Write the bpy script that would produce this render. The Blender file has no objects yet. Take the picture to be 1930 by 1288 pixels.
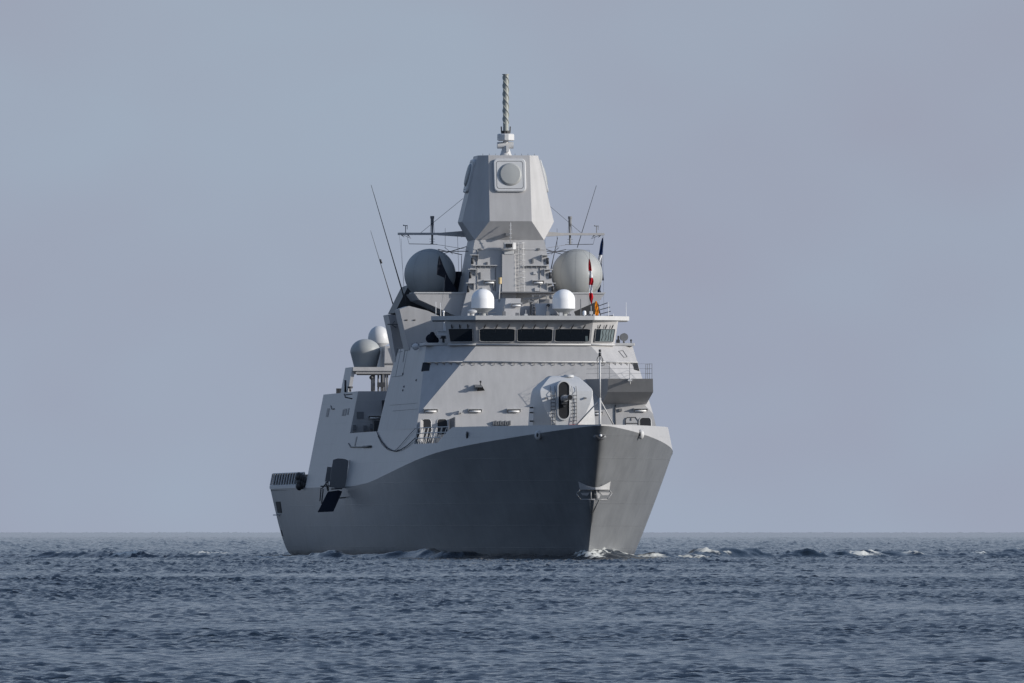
import bpy, bmesh, math, random
import numpy as np
from mathutils import Vector, Matrix

random.seed(7)
rng = np.random.RandomState(11)
scene = bpy.context.scene
COL = scene.collection

# ---------------------------------------------------------------- camera
EYE = 1.85                       # metres above the sea (taken from a small boat / beach)
FPX = 27500.0                    # focal length in photo pixels (about 513 mm)
cam_d = bpy.data.cameras.new('camera')
cam = bpy.data.objects.new('camera', cam_d); COL.objects.link(cam)
cam.location = (0, 0, EYE); cam.rotation_euler = (math.radians(90), 0, 0)
cam_d.sensor_width = 36.0; cam_d.lens = FPX * 36.0 / 1930.0
cam_d.shift_y = (1004 - 644) / 1930.0
cam_d.clip_start = 1.0; cam_d.clip_end = 90000.0
scene.camera = cam

# ---------------------------------------------------------------- light
SUN = Vector((0.907, -0.293, 0.30)).normalized()
elev = math.asin(SUN.z); azim = math.atan2(SUN.x, SUN.y)
w = bpy.data.worlds.new('World'); scene.world = w; w.use_nodes = True
nt = w.node_tree; nt.nodes.clear()
sky = nt.nodes.new('ShaderNodeTexSky'); sky.sky_type = 'NISHITA'; sky.sun_disc = False
sky.sun_elevation = elev; sky.sun_rotation = azim
sky.air_density = 1.0; sky.dust_density = 1.5; sky.ozone_density = 1.0
# thin veil of haze over the sky: a dull blue grey layer, thickest towards the horizon
tcw = nt.nodes.new('ShaderNodeTexCoord'); sepw = nt.nodes.new('ShaderNodeSeparateXYZ')
rampw = nt.nodes.new('ShaderNodeValToRGB'); mixw = nt.nodes.new('ShaderNodeMix'); mixw.data_type = 'RGBA'
skm = nt.nodes.new('ShaderNodeMix'); skm.data_type = 'RGBA'; skm.blend_type = 'MULTIPLY'; skm.inputs[0].default_value = 1
nzw = nt.nodes.new('ShaderNodeTexNoise'); mpw = nt.nodes.new('ShaderNodeMapping')
hz = nt.nodes.new('ShaderNodeValToRGB')
bg = nt.nodes.new('ShaderNodeBackground'); ow = nt.nodes.new('ShaderNodeOutputWorld')
L = nt.links.new
L(tcw.outputs['Generated'], sepw.inputs[0]); L(sepw.outputs['Z'], rampw.inputs[0])
rampw.color_ramp.elements[0].position = 0.0; rampw.color_ramp.elements[0].color = (1, 1, 1, 1)
rampw.color_ramp.elements[1].position = 0.55; rampw.color_ramp.elements[1].color = (0.12, 0.12, 0.12, 1)
L(tcw.outputs['Generated'], mpw.inputs[0]); mpw.inputs['Scale'].default_value = (34, 34, 52)
L(mpw.outputs[0], nzw.inputs['Vector']); nzw.inputs['Scale'].default_value = 1.0; nzw.inputs['Detail'].default_value = 2.5
HA = (3.32, 3.58, 4.60, 1); HB = (3.45, 4.12, 5.18, 1)
L(nzw.outputs['Fac'], hz.inputs[0])
hz.color_ramp.elements[0].position = 0.3; hz.color_ramp.elements[0].color = HA
hz.color_ramp.elements[1].position = 0.7; hz.color_ramp.elements[1].color = HB
L(sky.outputs[0], skm.inputs[6]); skm.inputs[7].default_value = (1.12, 1.33, 1.58, 1)
L(rampw.outputs[0], mixw.inputs[0]); L(skm.outputs[2], mixw.inputs[6]); L(hz.outputs[0], mixw.inputs[7])
L(mixw.outputs[2], bg.inputs[0]); bg.inputs[1].default_value = 0.1
L(bg.outputs[0], ow.inputs[0])

sl = bpy.data.lights.new('sun', 'SUN'); sl.energy = 4.0; sl.angle = math.radians(0.5); sl.color = (1.0, 0.95, 0.89)
so = bpy.data.objects.new('sun', sl); COL.objects.link(so)
so.rotation_euler = SUN.to_track_quat('Z', 'Y').to_euler(); so.location = (60, 900, 60)
scene.view_settings.view_transform = 'Standard'; scene.view_settings.look = 'None'
scene.view_settings.exposure = 0.0; scene.view_settings.gamma = 1.0

# ---------------------------------------------------------------- materials
def new_mat(name):
    m = bpy.data.materials.new(name); m.use_nodes = True
    n = m.node_tree; b = n.nodes['Principled BSDF']
    return m, n, b

def paint(name, col, rough=0.5, seams=0.0, streak=0.10, mottle=0.06, dent=0.02, rust=0.0, wet=False):
    m, n, b = new_mat(name); N = n.nodes.new; K = n.links.new
    tc = N('ShaderNodeTexCoord')
    def noise(scale, sc, det=3, rg=0.55):
        mp = N('ShaderNodeMapping'); mp.inputs['Scale'].default_value = scale
        K(tc.outputs['Object'], mp.inputs[0])
        z = N('ShaderNodeTexNoise'); z.inputs['Scale'].default_value = sc; z.inputs['Detail'].default_value = det
        z.inputs['Roughness'].default_value = rg
        K(mp.outputs[0], z.inputs['Vector']); return z.outputs['Fac']
    def math_(op, a, b_, c=None):
        q = N('ShaderNodeMath'); q.operation = op
        for i, v in enumerate((a, b_, c)):
            if v is None: continue
            if isinstance(v, (int, float)): q.inputs[i].default_value = v
            else: K(v, q.inputs[i])
        return q.outputs[0]
    big = noise((1, .35, 1), .55, 4)
    st = noise((2.2, 1.6, .10), 1.0, 5, .6)
    f = math_('ADD', math_('MULTIPLY', math_('SUBTRACT', big, .5), mottle * 4),
              math_('MULTIPLY', math_('SUBTRACT', st, .5), streak * 4))
    f = math_('ADD', f, 1.0)
    vc = N('ShaderNodeVectorMath'); vc.operation = 'SCALE'
    vc.inputs[0].default_value = col[:3]; K(f, vc.inputs['Scale'])
    out = vc.outputs[0]
    if rust > 0:
        r1 = noise((3.0, 3.0, .22), 1.0, 6, .7)
        rr = N('ShaderNodeValToRGB'); K(r1, rr.inputs[0])
        rr.color_ramp.elements[0].position = .66; rr.color_ramp.elements[0].color = (0, 0, 0, 1)
        rr.color_ramp.elements[1].position = .80; rr.color_ramp.elements[1].color = (rust, rust, rust, 1)
        mx = N('ShaderNodeMix'); mx.data_type = 'RGBA'; K(rr.outputs[0], mx.inputs[0]); K(out, mx.inputs[6])
        mx.inputs[7].default_value = (.22, .15, .10, 1); out = mx.outputs[2]
    if wet:      # band of wet, weed stained paint just above the water
        sz = N('ShaderNodeSeparateXYZ'); K(tc.outputs['Object'], sz.inputs[0])
        zz = math_('SUBTRACT', sz.outputs['Z'], math_('MULTIPLY', noise((.5, .5, .5), 1.0, 4), .9))
        mr = N('ShaderNodeMapRange'); K(zz, mr.inputs[0]); mr.inputs[1].default_value = -.15; mr.inputs[2].default_value = .25
        mr.inputs[3].default_value = .55; mr.inputs[4].default_value = 1.0
        v2 = N('ShaderNodeVectorMath'); v2.operation = 'SCALE'; K(out, v2.inputs[0]); K(mr.outputs[0], v2.inputs['Scale']); out = v2.outputs[0]
    K(out, b.inputs['Base Color'])
    b.inputs['Roughness'].default_value = rough
    # plate dents and weld seams
    hsum = math_('MULTIPLY', noise((1, 1, 1), .45, 2), dent * 2)
    if seams > 0:
        sp = N('ShaderNodeSeparateXYZ'); K(tc.outputs['Object'], sp.inputs[0])
        def line(coord, period, wd):
            a = math_('FRACT', math_('DIVIDE', coord, period), 0)
            a = math_('ABSOLUTE', math_('SUBTRACT', a, .5), 0)
            return math_('LESS_THAN', a, wd / period)
        ln = math_('MAXIMUM', line(sp.outputs['Z'], 1.55, .03), line(sp.outputs['Y'], 7.8, .05))
        hsum = math_('ADD', hsum, math_('MULTIPLY', ln, seams))
        sh = N('ShaderNodeMix'); sh.data_type = 'RGBA'; sh.blend_type = 'MULTIPLY'
        K(math_('MULTIPLY', ln, math_('MULTIPLY', math_('SUBTRACT', noise((.6, .25, 1.2), 1.0, 3), .42), .55)), sh.inputs[0]); K(out, sh.inputs[6]); sh.inputs[7].default_value = (.3, .3, .32, 1)
        K(sh.outputs[2], b.inputs['Base Color'])
    bp = N('ShaderNodeBump'); bp.inputs['Strength'].default_value = .6; bp.inputs['Distance'].default_value = 1.0
    K(hsum, bp.inputs['Height']); K(bp.outputs[0], b.inputs['Normal'])
    return m

def flat(name, col, rough=.5, metal=0.0):
    m, n, b = new_mat(name)
    z = n.nodes.new('ShaderNodeTexNoise'); z.inputs['Scale'].default_value = 3.0; z.inputs['Detail'].default_value = 3
    tc = n.nodes.new('ShaderNodeTexCoord'); n.links.new(tc.outputs['Object'], z.inputs['Vector'])
    mr = n.nodes.new('ShaderNodeMapRange'); mr.inputs[3].default_value = .88; mr.inputs[4].default_value = 1.1
    n.links.new(z.outputs['Fac'], mr.inputs[0])
    v = n.nodes.new('ShaderNodeVectorMath'); v.operation = 'SCALE'; v.inputs[0].default_value = col[:3]
    n.links.new(mr.outputs[0], v.inputs['Scale']); n.links.new(v.outputs[0], b.inputs['Base Color'])
    b.inputs['Roughness'].default_value = rough; b.inputs['Metallic'].default_value = metal
    if rough > .75: b.inputs['Specular IOR Level'].default_value = .05
    return m

GREY = (.36, .36, .365)
M = dict(
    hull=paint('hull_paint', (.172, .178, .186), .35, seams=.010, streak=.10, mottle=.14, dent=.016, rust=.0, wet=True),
    fender=flat('fender_paint', (.26, .26, .265), .5),
    paint=paint('grey_paint', (.40, .395, .395), .45, seams=.0, streak=.09, mottle=.05, dent=.008, rust=.10),
    side=paint('side_paint', (.40, .395, .395), .42, seams=.006, streak=.05, mottle=.04, dent=.008, rust=.06),
    trim=flat('light_grey_trim', (.50, .50, .50), .5),
    gun=paint('gun_shield_paint', (.52, .525, .53), .45, streak=.04, mottle=.03, dent=.0, rust=.05),
    dome=paint('radome_grey', (.33, .34, .335), .5, streak=.05, mottle=.03, dent=0),
    white=paint('radome_white', (.80, .80, .80), .35, streak=.02, mottle=.01, dent=0),
    pale=paint('radome_pale', (.58, .58, .58), .4, streak=.02, mottle=.01, dent=0),
    mastg=paint('mast_antenna_paint', (.32, .335, .31), .5, streak=.03, mottle=.03, dent=0),
    dark=flat('dark_metal', (.035, .037, .042), .5),
    mid=flat('dull_grey_metal', (.16, .165, .175), .5),
    black=flat('black_opening', (.008, .009, .012), .7),
    glass=flat('window_glass', (.008, .012, .018), .06),
    glassl=flat('pale_window_blind', (.13, .165, .175), .3),
    wire=flat('wire', (.05, .052, .06), .5),
    red=flat('flag_red', (.45, .02, .03), .8), whitef=flat('flag_white', (.72, .72, .74), .8),
    blue=flat('flag_blue', (.012, .03, .10), .8), orange=flat('flag_orange', (.75, .24, .02), .8),
    tan=flat('tan_cap', (.55, .42, .22), .6), deck=flat('deck_paint', (.10, .105, .11), .8),
    net=flat('net_mesh_dark', (.03, .035, .045), .8), rope=flat('dark_rope', (.06, .065, .085), .8),
    canvas=flat('black_canvas', (.020, .023, .032), .9),
)

# ---------------------------------------------------------------- ship frame (x to port, y aft of the stem head, z up)
SN = .1085; CS = math.sqrt(1 - SN * SN); X0 = 6.11; DIST = 1000.0
SHIP_M = Matrix.Translation((X0, DIST, 0)) @ Matrix.Rotation(math.atan2(SN, CS), 4, 'Z')

def on_y(px, py, y):
    """point of the ship's cross section plane y seen at a photo pixel"""
    a = (px - 965) / FPX; b = (1004 - py) / FPX
    x = (a * (DIST + y * CS) - X0 + y * SN) / (CS - a * SN)
    return Vector((x, y, EYE + b * (DIST + y * CS + x * SN)))
def half(z): return 9.4 - .197 * (z - 5.26)          # half breadth of the inward leaning ship's side
def on_side(px, py):
    a = (px - 965) / FPX; b = (1004 - py) / FPX; x = -9.0
    for _ in range(20):
        y = (X0 + x * CS - a * (DIST + x * SN)) / (SN + a * CS)
        z = EYE + b * (DIST + y * CS + x * SN); x = -half(z)
    return Vector((x, y, z))
def front_y(z): return 42.15 - .3367 * (15.2 - z)     # the leaning front of the deckhouse
def on_front(px, py, off=0.0):
    y = 41.0
    for _ in range(12):
        p = on_y(px, py, y); y = front_y(p.z) - off
    return on_y(px, py, y)

# ---------------------------------------------------------------- mesh builder
class MB:
    def __init__(s): s.v = []; s.f = []; s.sm = []
    def add(s, vs, fs, smooth=False):
        o = len(s.v); s.v += [tuple(v) for v in vs]
        for f in fs: s.f.append([i + o for i in f]); s.sm.append(smooth)
        return s
    def hexa(s, p):      # p: 4 bottom (ccw seen from above), 4 top
        return s.add(p, [(3, 2, 1, 0), (4, 5, 6, 7), (0, 1, 5, 4), (1, 2, 6, 5), (2, 3, 7, 6), (3, 0, 4, 7)])
    def box(s, x0, x1, y0, y1, z0, z1, tx=0, ty=0):
        return s.hexa([(x0, y0, z0), (x1, y0, z0), (x1, y1, z0), (x0, y1, z0),
                       (x0 + tx, y0 + ty, z1), (x1 - tx, y0 + ty, z1), (x1 - tx, y1 - ty, z1), (x0 + tx, y1 - ty, z1)])
    def prism(s, poly, off):   # any planar polygon extruded by off
        n = len(poly); off = Vector(off); a = [Vector(p) for p in poly]; b = [p + off for p in a]
        return s.add(a + b, [tuple(range(n)), tuple(range(2 * n - 1, n - 1, -1))] +
                     [(i, i + n, (i + 1) % n + n, (i + 1) % n) for i in range(n)])
    def tube(s, p, q, r, r2=None, n=8, caps=True):
        p = Vector(p); q = Vector(q); d = (q - p)
        if d.length < 1e-6: return s
        d.normalize(); u = d.orthogonal().normalized(); v = d.cross(u); r2 = r if r2 is None else r2
        A = [p + (u * math.cos(t) + v * math.sin(t)) * r for t in [2 * math.pi * i / n for i in range(n)]]
        B = [q + (u * math.cos(t) + v * math.sin(t)) * r2 for t in [2 * math.pi * i / n for i in range(n)]]
        s.add(A + B, [(i, (i + 1) % n, (i + 1) % n + n, i + n) for i in range(n)], n > 5)
        if caps: s.add(A, [tuple(range(n - 1, -1, -1))]); s.add(B, [tuple(range(n))])
        return s
    def path(s, pts, r, n=6):
        for a, b in zip(pts[:-1], pts[1:]): s.tube(a, b, r, n=n)
        return s
    def lathe(s, c, prof, n=40, smooth=True):   # prof: (radius, z) bottom to top
        vs = []; m = len(prof)
        for r, z in prof:
            for i in range(n):
                t = 2 * math.pi * i / n; vs.append((c[0] + r * math.cos(t), c[1] + r * math.sin(t), c[2] + z))
        fs = [(j * n + i, j * n + (i + 1) % n, (j + 1) * n + (i + 1) % n, (j + 1) * n + i) for j in range(m - 1) for i in range(n)]
        return s.add(vs, fs, smooth)
    def ball(s, c, r, seg=10, sc=(1, 1, 1)):
        prof = [(r * math.sin(t), -r * math.cos(t)) for t in [math.pi * i / 8 for i in range(9)]]
        o = len(s.v); s.lathe((0, 0, 0), prof, seg)
        for i in range(o, len(s.v)):
            a = s.v[i]; s.v[i] = (c[0] + a[0] * sc[0], c[1] + a[1] * sc[1], c[2] + a[2] * sc[2])
        return s
    def build(s, name, mat, parent=None, sharp=35, bevel=0, loc=None, mats=None, fm=None):
        me = bpy.data.meshes.new(name)
        base = Vector(loc) if loc is not None else Vector((0, 0, 0))
        me.from_pydata([tuple(Vector(v) - base) for v in s.v], [], s.f)
        me.polygons.foreach_set('use_smooth', s.sm)
        bm = bmesh.new(); bm.from_mesh(me)
        bmesh.ops.remove_doubles(bm, verts=bm.verts, dist=.0008)
        bmesh.ops.recalc_face_normals(bm, faces=bm.faces)
        ang = math.radians(sharp)
        for e in bm.edges:
            if len(e.link_faces) == 2 and e.calc_face_angle(0) > ang: e.smooth = False
        bm.to_mesh(me); bm.free()
        me.materials.append(mat)
        o = bpy.data.objects.new(name, me); COL.objects.link(o)
        o.location = base
        if parent is not None: o.parent = parent
        if bevel:
            mdf = o.modifiers.new('bevel', 'BEVEL'); mdf.width = bevel; mdf.segments = 2; mdf.limit_method = 'ANGLE'
        return o

def lab(o, label, cat=None, group=None, kind=None):
    if label: o['label'] = label
    if cat: o['category'] = cat
    if group: o['group'] = group
    if kind: o['kind'] = kind
    return o

ship = bpy.data.objects.new('warship', None); COL.objects.link(ship)
ship.matrix_world = SHIP_M; ship.empty_display_size = 5
lab(ship, 'large light grey naval frigate heading towards the viewer across a dark choppy sea', 'warship')

# ---------------------------------------------------------------- hull
ky = [0, .15, .5, 1, 2, 3.5, 5, 7.5, 10, 13, 16, 20, 24, 28, 34, 39, 54, 66, 78, 145]
kk = [0, .34, .62, .88, 1.36, 2.12, 2.82, 3.72, 4.52, 5.38, 6.10, 7.02, 7.80, 8.38, 8.86, 9.05, 9.22, 9.35, 9.4, 9.4]
kz = [9.17, 9.16, 9.14, 9.12, 9.05, 8.94, 8.83, 8.66, 8.50, 8.34, 8.18, 7.96, 7.73, 7.50, 7.14, 6.87, 6.13, 5.52, 5.26, 5.26]
def smooth_interp(x, xs, ys):   # monotone-ish catmull rom
    return float(np.interp(x, xs, ys))
# smooth both curves once by resampling and filtering
gy = np.linspace(0, 145, 1451)
def filt(vals, lo=3.0):
    v = np.interp(gy, ky, vals); out = v.copy()
    for i in range(len(gy)):
        r = int(min(40, gy[i] * 5))
        a = max(0, i - r); b = min(len(gy), i + r + 1); out[i] = v[a:b].mean() if r > 0 else v[i]
    return out
GK = filt(kk); GZ = filt(kz)
def kn(y): return float(np.interp(y, gy, GK))
def kzf(y): return float(np.interp(y, gy, GZ))
LEN = 144.6
def wl(u):                       # waterline half breadth at distance u behind the stem at the waterline
    v = 8.45 * (1 - math.exp(-u / 20.0))
    if u > 95: v -= .75 * ((u - 95) / 41.0) ** 2
    return v
def stem_y(z): return 8.05 * (1 - z / 9.17)
def hb(y, z):
    """half breadth at station y, height z (up to the knuckle)"""
    ys = stem_y(z); u = y - ys
    if u <= 0: return 0.0
    zk = kzf(y); s = max(0.0, min(1.0, z / zk))
    fore = max(0.0, min(1.0, 1 - (y - 25) / 60.0))
    q = .50 + .46 * fore
    sq = s ** q
    uk = y
    b0 = wl(u)
    # the knuckle curve read at the distance behind this height's own stem
    b1 = kn(min(145, u * (1 if y > 40 else (1 - .0 * s))))
    return b0 + (b1 - b0) * sq
NR = 22
def ring(y):
    zk = kzf(y); pts = []
    for j in range(NR + 1):
        z = -1.2 + (zk + 1.2) * j / NR
        if z < 0:
            b = hb(y, 0.001) * (1 + .05 * z)
        else: b = hb(y, z)
        if j == NR: b = kn(y)
        pts.append((max(b, 0.0), z))
    return pts
# stations measured along the stem-following coordinate so that the bow closes exactly on the raked stem
us = [0, .12, .3, .6, 1, 1.5, 2.2, 3, 4, 5, 6.5, 8, 10, 12, 14.5, 17, 20, 23, 26, 30, 34, 38, 42, 47, 52, 58, 64, 70, 78, 86, 94, 102, 110, 118, 126, 132, 136.5]
def hull_pt(u, j, s):
    t = j / NR                               # 0 bottom .. 1 knuckle
    f = min(1.0, u / 40.0)                   # fade of the stem rake with distance aft
    # knuckle station for this u
    yk = u * (LEN / 136.5) if u > 0 else 0.0
    zk = kzf(yk); z = -1.2 + (zk + 1.2) * t
    ztop = 9.17
    rake = 8.05 * (1 - min(z, zk) / zk)      # 0 at the knuckle, 8.05 at the waterline
    if z < 0: rake = 8.05 - z * .6
    fa = 1 - f
    y = yk + rake * (fa ** 1.0) * 1.0
    # stern: transom slopes forwards going down
    g = max(0.0, (yk - 100) / (LEN - 100)); y -= 2.2 * g * (1 - t) 
    uu = max(0.0, y - (8.05 * (1 - min(max(z, 0), zk) / zk)) ) if u > 0 else 0.0
    s_ = max(0.0, min(1.0, z / zk))
    fore = max(0.0, min(1.0, 1 - (yk - 30) / 60.0))
    q = .48 + .47 * fore
    b0 = wl(uu); b1 = kn(min(145.0, yk))
    b1 = kn(min(145.0, uu)) if yk < 60 else 9.4 if yk > 78 else kn(yk)
    b = b0 + (b1 - b0) * (s_ ** q)
    if z < 0: b = b0 * (1 + .06 * z)
    if j == NR: b = kn(min(145.0, yk))
    if u == 0: b = 0.0
    return (s * b, y, z)
hm = MB(); n = NR + 1
for s in (-1, 1):
    vs = [hull_pt(u, j, s) for u in us for j in range(n)]
    fs = [(i * n + j, (i + 1) * n + j, (i + 1) * n + j + 1, i * n + j + 1) for i in range(len(us) - 1) for j in range(NR)]
    hm.add(vs, fs, True)
# transom and deck lid
last = [hull_pt(us[-1], j, -1) for j in range(n)]; lastp = [hull_pt(us[-1], j, 1) for j in range(n)]
hm.add(last + lastp, [(j, j + 1, j + 1 + n, j + n) for j in range(NR)])
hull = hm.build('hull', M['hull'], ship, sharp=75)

# upper strake: the inward leaning band above the knuckle, with its mooring notch
def strake(s):
    ys = list(np.concatenate([[0, .1, .25, .5, .8, 1.2, 1.7, 2.3, 3], np.arange(4, 26, 1.0), [26.2, 27.5, 29, 30.5, 32, 34, 36, 38, 39.98, 40.0], np.arange(42, 68.1, 2), np.arange(70, 88.1, 3), [88.7], np.arange(91, 116, 3), [115.7]]))
    out = []
    for y in ys:
        zk = kzf(y); zt = 9.25
        if y < .01: zt = 9.27
        if 26.1 < y < 39.99:
            zt = 9.25 - min(1.1, max(0, (y - 26.2)) * .32 + .25)
        k = kn(y); lean = min(1.0, y / 3.0) * .197
        t = .12
        xo = max(k - lean * (zt - zk), 0.0)
        xi = max(xo - t, 0.0); zi = 8.05 if y < 116 else zk
        out.append([(s * k, y, zk), (s * xo, y, zt), (s * xi, y, zt), (s * max(xi if zk > 8.1 else k - lean * (min(zi, zt - .02) - zk) - t, 0), y, zk + .01 if zk > 8.1 else min(zi, zt - .02))])
    return ys, out
for s in (-1, 1):
    ys, rows = strake(s); sm = MB(); vs = [p for r in rows for p in r]; m = len(rows)
    fs = [(i * 4 + j, (i + 1) * 4 + j, (i + 1) * 4 + j + 1, i * 4 + j + 1) for i in range(m - 1) for j in range(3)]
    fs += [(0, 1, 2, 3), tuple((m - 1) * 4 + j for j in range(4))]
    sm.add(vs, fs, False)
    sm.build('bulwark', M['side'], ship, sharp=20)
# flight deck edge strip and decks
dk = MB()
fore = [(0, 2.0, 8.05)] + [(kn(max(0, y - 1.6)) * .95 - .25, y, 8.05) for y in (2.6, 5, 9, 14, 20, 26, 32, 40)]
dk.add([(x, y, z) for x, y, z in fore] + [(-x, y, z) for x, y, z in fore[::-1]], [tuple(range(len(fore) * 2))])
dk.build('foredeck', M['deck'], ship)
dk = MB(); dk.box(-9.38, 9.38, 115.8, LEN, 5.10, 5.30); dk.build('flight_deck', M['deck'], ship)
for s in (-1, 1): dk = MB(); dk.box(s * 9.34 - .12, s * 9.34 + .12, 117.5, LEN + .05, 5.262, 5.50); dk.build('deck_edge_coaming', M['trim'], ship)
dk = MB(); dk.box(-8.6, 8.6, 66, 90, 7.9, 8.1); dk.build('boat_deck', M['deck'], ship)

# ---------------------------------------------------------------- forward deckhouse
A = (half(15.2), 44.9, 15.2); B = (half(10.3), 40.5, 10.3); C = (4.1, 42.15, 15.2)
E9 = (half(9.25), front_y(9.25), 9.25); G9 = (half(9.25) - .16, front_y(9.25) , 9.25); G8 = (half(9.25) - .16, front_y(8.05), 8.05)
def mir(p): return (-p[0], p[1], p[2])
K1 = (half(15.2), 64.0, 15.2); K2 = (half(14.2), 66.0, 14.2); K3 = (half(9.25), 68.0, 9.25); K4 = (half(9.25) - .16, 68.0, 8.05)
dh = MB()
for s in (1, -1):
    g = (lambda p: p) if s > 0 else mir
    dh.add([g(A), g(B), g(C)], [(0, 1, 2)])
    dh.add([g(A), g(B), g(E9), g(K3), g(K2), g(K1)], [(0, 1, 2, 3, 4, 5)])
dh.add([C, B, E9, G9, G8, mir(G8), mir(G9), mir(E9), mir(B), mir(C)], [tuple(range(10))])
dh.add([C, A, K1, mir(K1), mir(A), mir(C)], [tuple(range(6))])
dh.add([K1, K2, mir(K2), mir(K1)], [(0, 1, 2, 3)]); dh.add([K2, K3, mir(K3), mir(K2)], [(0, 1, 2, 3)])
dh.add([K3, K4, mir(K4), mir(K3)], [(0, 1, 2, 3)])
dhouse = dh.build('forward_deckhouse', M['paint'], ship, sharp=5)
# raised side screen aft of the bridge wing
for s in (-1, 1):
    b = MB(); b.prism([(s * half(15.1), 56.0, 15.1), (s * half(15.9), 56.4, 15.9), (s * half(15.9), 59.8, 15.9), (s * half(15.1), 60.6, 15.1)], (-s * .5, 0, 0))
    b.build('side_screen', M['side'], ship)
    b = MB()
    for q in ((61.2, 15.0, 64.4, 15.0), (62.5, 13.2, 62.5, 15.2), (57.5, 13.2, 57.5, 15.6), (65.5, 13.2, 57.4, 13.2)):
        b.tube((s * (half(q[1]) + .0), q[0], q[1]), (s * (half(q[3]) + .0), q[2], q[3]), .02)
    b.build('screen_stiffener', M['mid'], ship)

# rail with hooks across the front
zr = 14.03
b = MB(); yr = front_y(zr)
xr = C[0] + (B[0] - C[0]) * (15.2 - zr) / 4.9
yr2 = 44.9 + (40.5 - 44.9) * (15.2 - zr) / 4.9; xr2 = half(zr)
for s in (-1, 1):
    b.tube((s * xr, yr - .10, zr), (s * xr2, yr2 - .10, zr), .045)
b.tube((-xr, yr - .10, zr), (xr, yr - .10, zr), .045)
b.build('front_pipe_rail', M['trim'], ship)
for i in range(15):
    x = -xr + .1 + (2 * xr - .2) * i / 14
    b = MB(); b.box(x - .16, x + .0, yr - .22, yr + .05, zr - .06, zr - .03); b.path([(x, yr - .20, zr - .05), (x, yr - .18, zr - .22), (x - .16, yr - .06, zr - .25)], .02, 5)
    b.build('pipe_hook', M['mid'], ship)
for s in (-1, 1):
    for i in range(5):
        t = (i + .6) / 5.4; x = s * (xr + (xr2 - xr) * t); y = yr + (yr2 - yr) * t
        b = MB(); b.box(x - .2, x, y - .26, y + .05, zr - .06, zr - .03); b.path([(x, y - .25, zr - .05), (x, y - .23, zr - .27), (x - .2, y - .1, zr - .3)], .028, 5)
        b.build('pipe_hook', M['mid'], ship)

# black square openings in both corner facets
def plate(name, pts, mat, parent, th=.05, off=(0, -1, 0)):
    b = MB(); o = Vector(off).normalized(); P = [Vector(p) + o * .02 for p in pts]; b.prism(P, -o * th); return b.build(name, mat, parent)
def facet_pt(px, py, s):      # on triangular corner facet A-B-C
    P, Q, R = [Vector(v if s > 0 else mir(v)) for v in (A, B, C)]
    nrm = (Q - P).cross(R - P).normalized(); y = 43.0
    for _ in range(30):
        p = on_y(px, py, y); d = (p - P).dot(nrm); y -= d / nrm.y * .9
    return on_y(px, py, y), nrm
def dark_win(pxs, s):
    pts = []; 
    for q in pxs:
        p, nn = facet_pt(q[0], q[1], s); pts.append(p)
    if nn.y > 0: nn = -nn
    plate('square_opening', pts, M['black'], dhouse, .06, nn)
dark_win([(797, 684), (811, 684), (809, 699), (794, 700)], -1)
dark_win([(1192, 683.5), (1201, 683.5), (1205, 700), (1195, 697)], 1)

# hooded strip lamps
def lamp_strip(c, w=1.0, parent=None, k=1.0):
    x, y, z = c
    b = MB(); b.box(x - w / 2, x + w / 2, y - .34 * k, y + .1, z + .10 * k, z + .15 * k)
    for s in (-1, 1): b.prism([(x + s * w / 2, y - .34 * k, z + .10 * k), (x + s * w / 2, y + .1, z + .10 * k), (x + s * w / 2, y + .1, z - .17 * k)], (-s * .05, 0, 0))
    o = b.build('lamp_hood', M['trim'], parent)
    b2 = MB(); b2.tube((x - w / 2 + .1, y - .18 * k, z - .04 * k), (x + w / 2 - .1, y - .18 * k, z - .04 * k), .07 * k, n=8); b2.build('lamp_tube', M['white'], o if parent is ship else parent)
    return o
for px, py in ((811.5, 774.5), (895, 774.5), (968, 774.5), (1207, 773.5)): lamp_strip(on_front(px, py), 1.0, ship)
lamp_strip(on_front(1125, 779), .8, ship)
# horn
p = on_front(867, 774); b = MB()
b.tube(p + Vector((0, .1, -.05)), p + Vector((0, -.3, 0)), .05); b.tube(p + Vector((0, -.3, 0)), p + Vector((0, -.5, 0)), .07, .15, 14)
b.box(p.x - .12, p.x - .04, p.y - .25, p.y, p.z - .22, p.z - .12); b.box(p.x + .03, p.x + .1, p.y - .25, p.y, p.z - .22, p.z - .12)
b.build('horn', M['trim'], ship)
# wedge shaped bracket with small light
a_, b_, c_ = on_front(893, 730, .02), on_front(914, 736, .02), on_front(907, 722, .02)
p = on_front(902, 731)
b = MB(); b.prism([(p.x - .32, p.y + .1, p.z + .12), (p.x + .2, p.y + .1, p.z + .12), (p.x + .2, p.y - .62, p.z + .02), (p.x - .32, p.y - .62, p.z + .02)], (0, 0, .1))
b.prism([(p.x + .2, p.y - .62, p.z + .12), (p.x + .45, p.y + .05, p.z - .22), (p.x + .2, p.y + .1, p.z + .12)], (-.06, 0, 0))
bo = b.build('light_bracket', M['mid'], ship)
b = MB(); b.tube((p.x + .1, p.y - .4, p.z + .12), (p.x + .1, p.y - .4, p.z + .5), .035); b.ball((p.x + .1, p.y - .4, p.z + .42), .08); b.build('signal_light', M['dark'], bo)
b = MB(); b.prism([(p.x + .21, p.y - .6, p.z + .1), (p.x + .46, p.y - .02, p.z - .24), (p.x - .12, p.y - .10, p.z - .24), (p.x - .08, p.y - .6, p.z + .1)], (0, .03, 0)); b.build('bracket_side', M['black'], bo)
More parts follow.
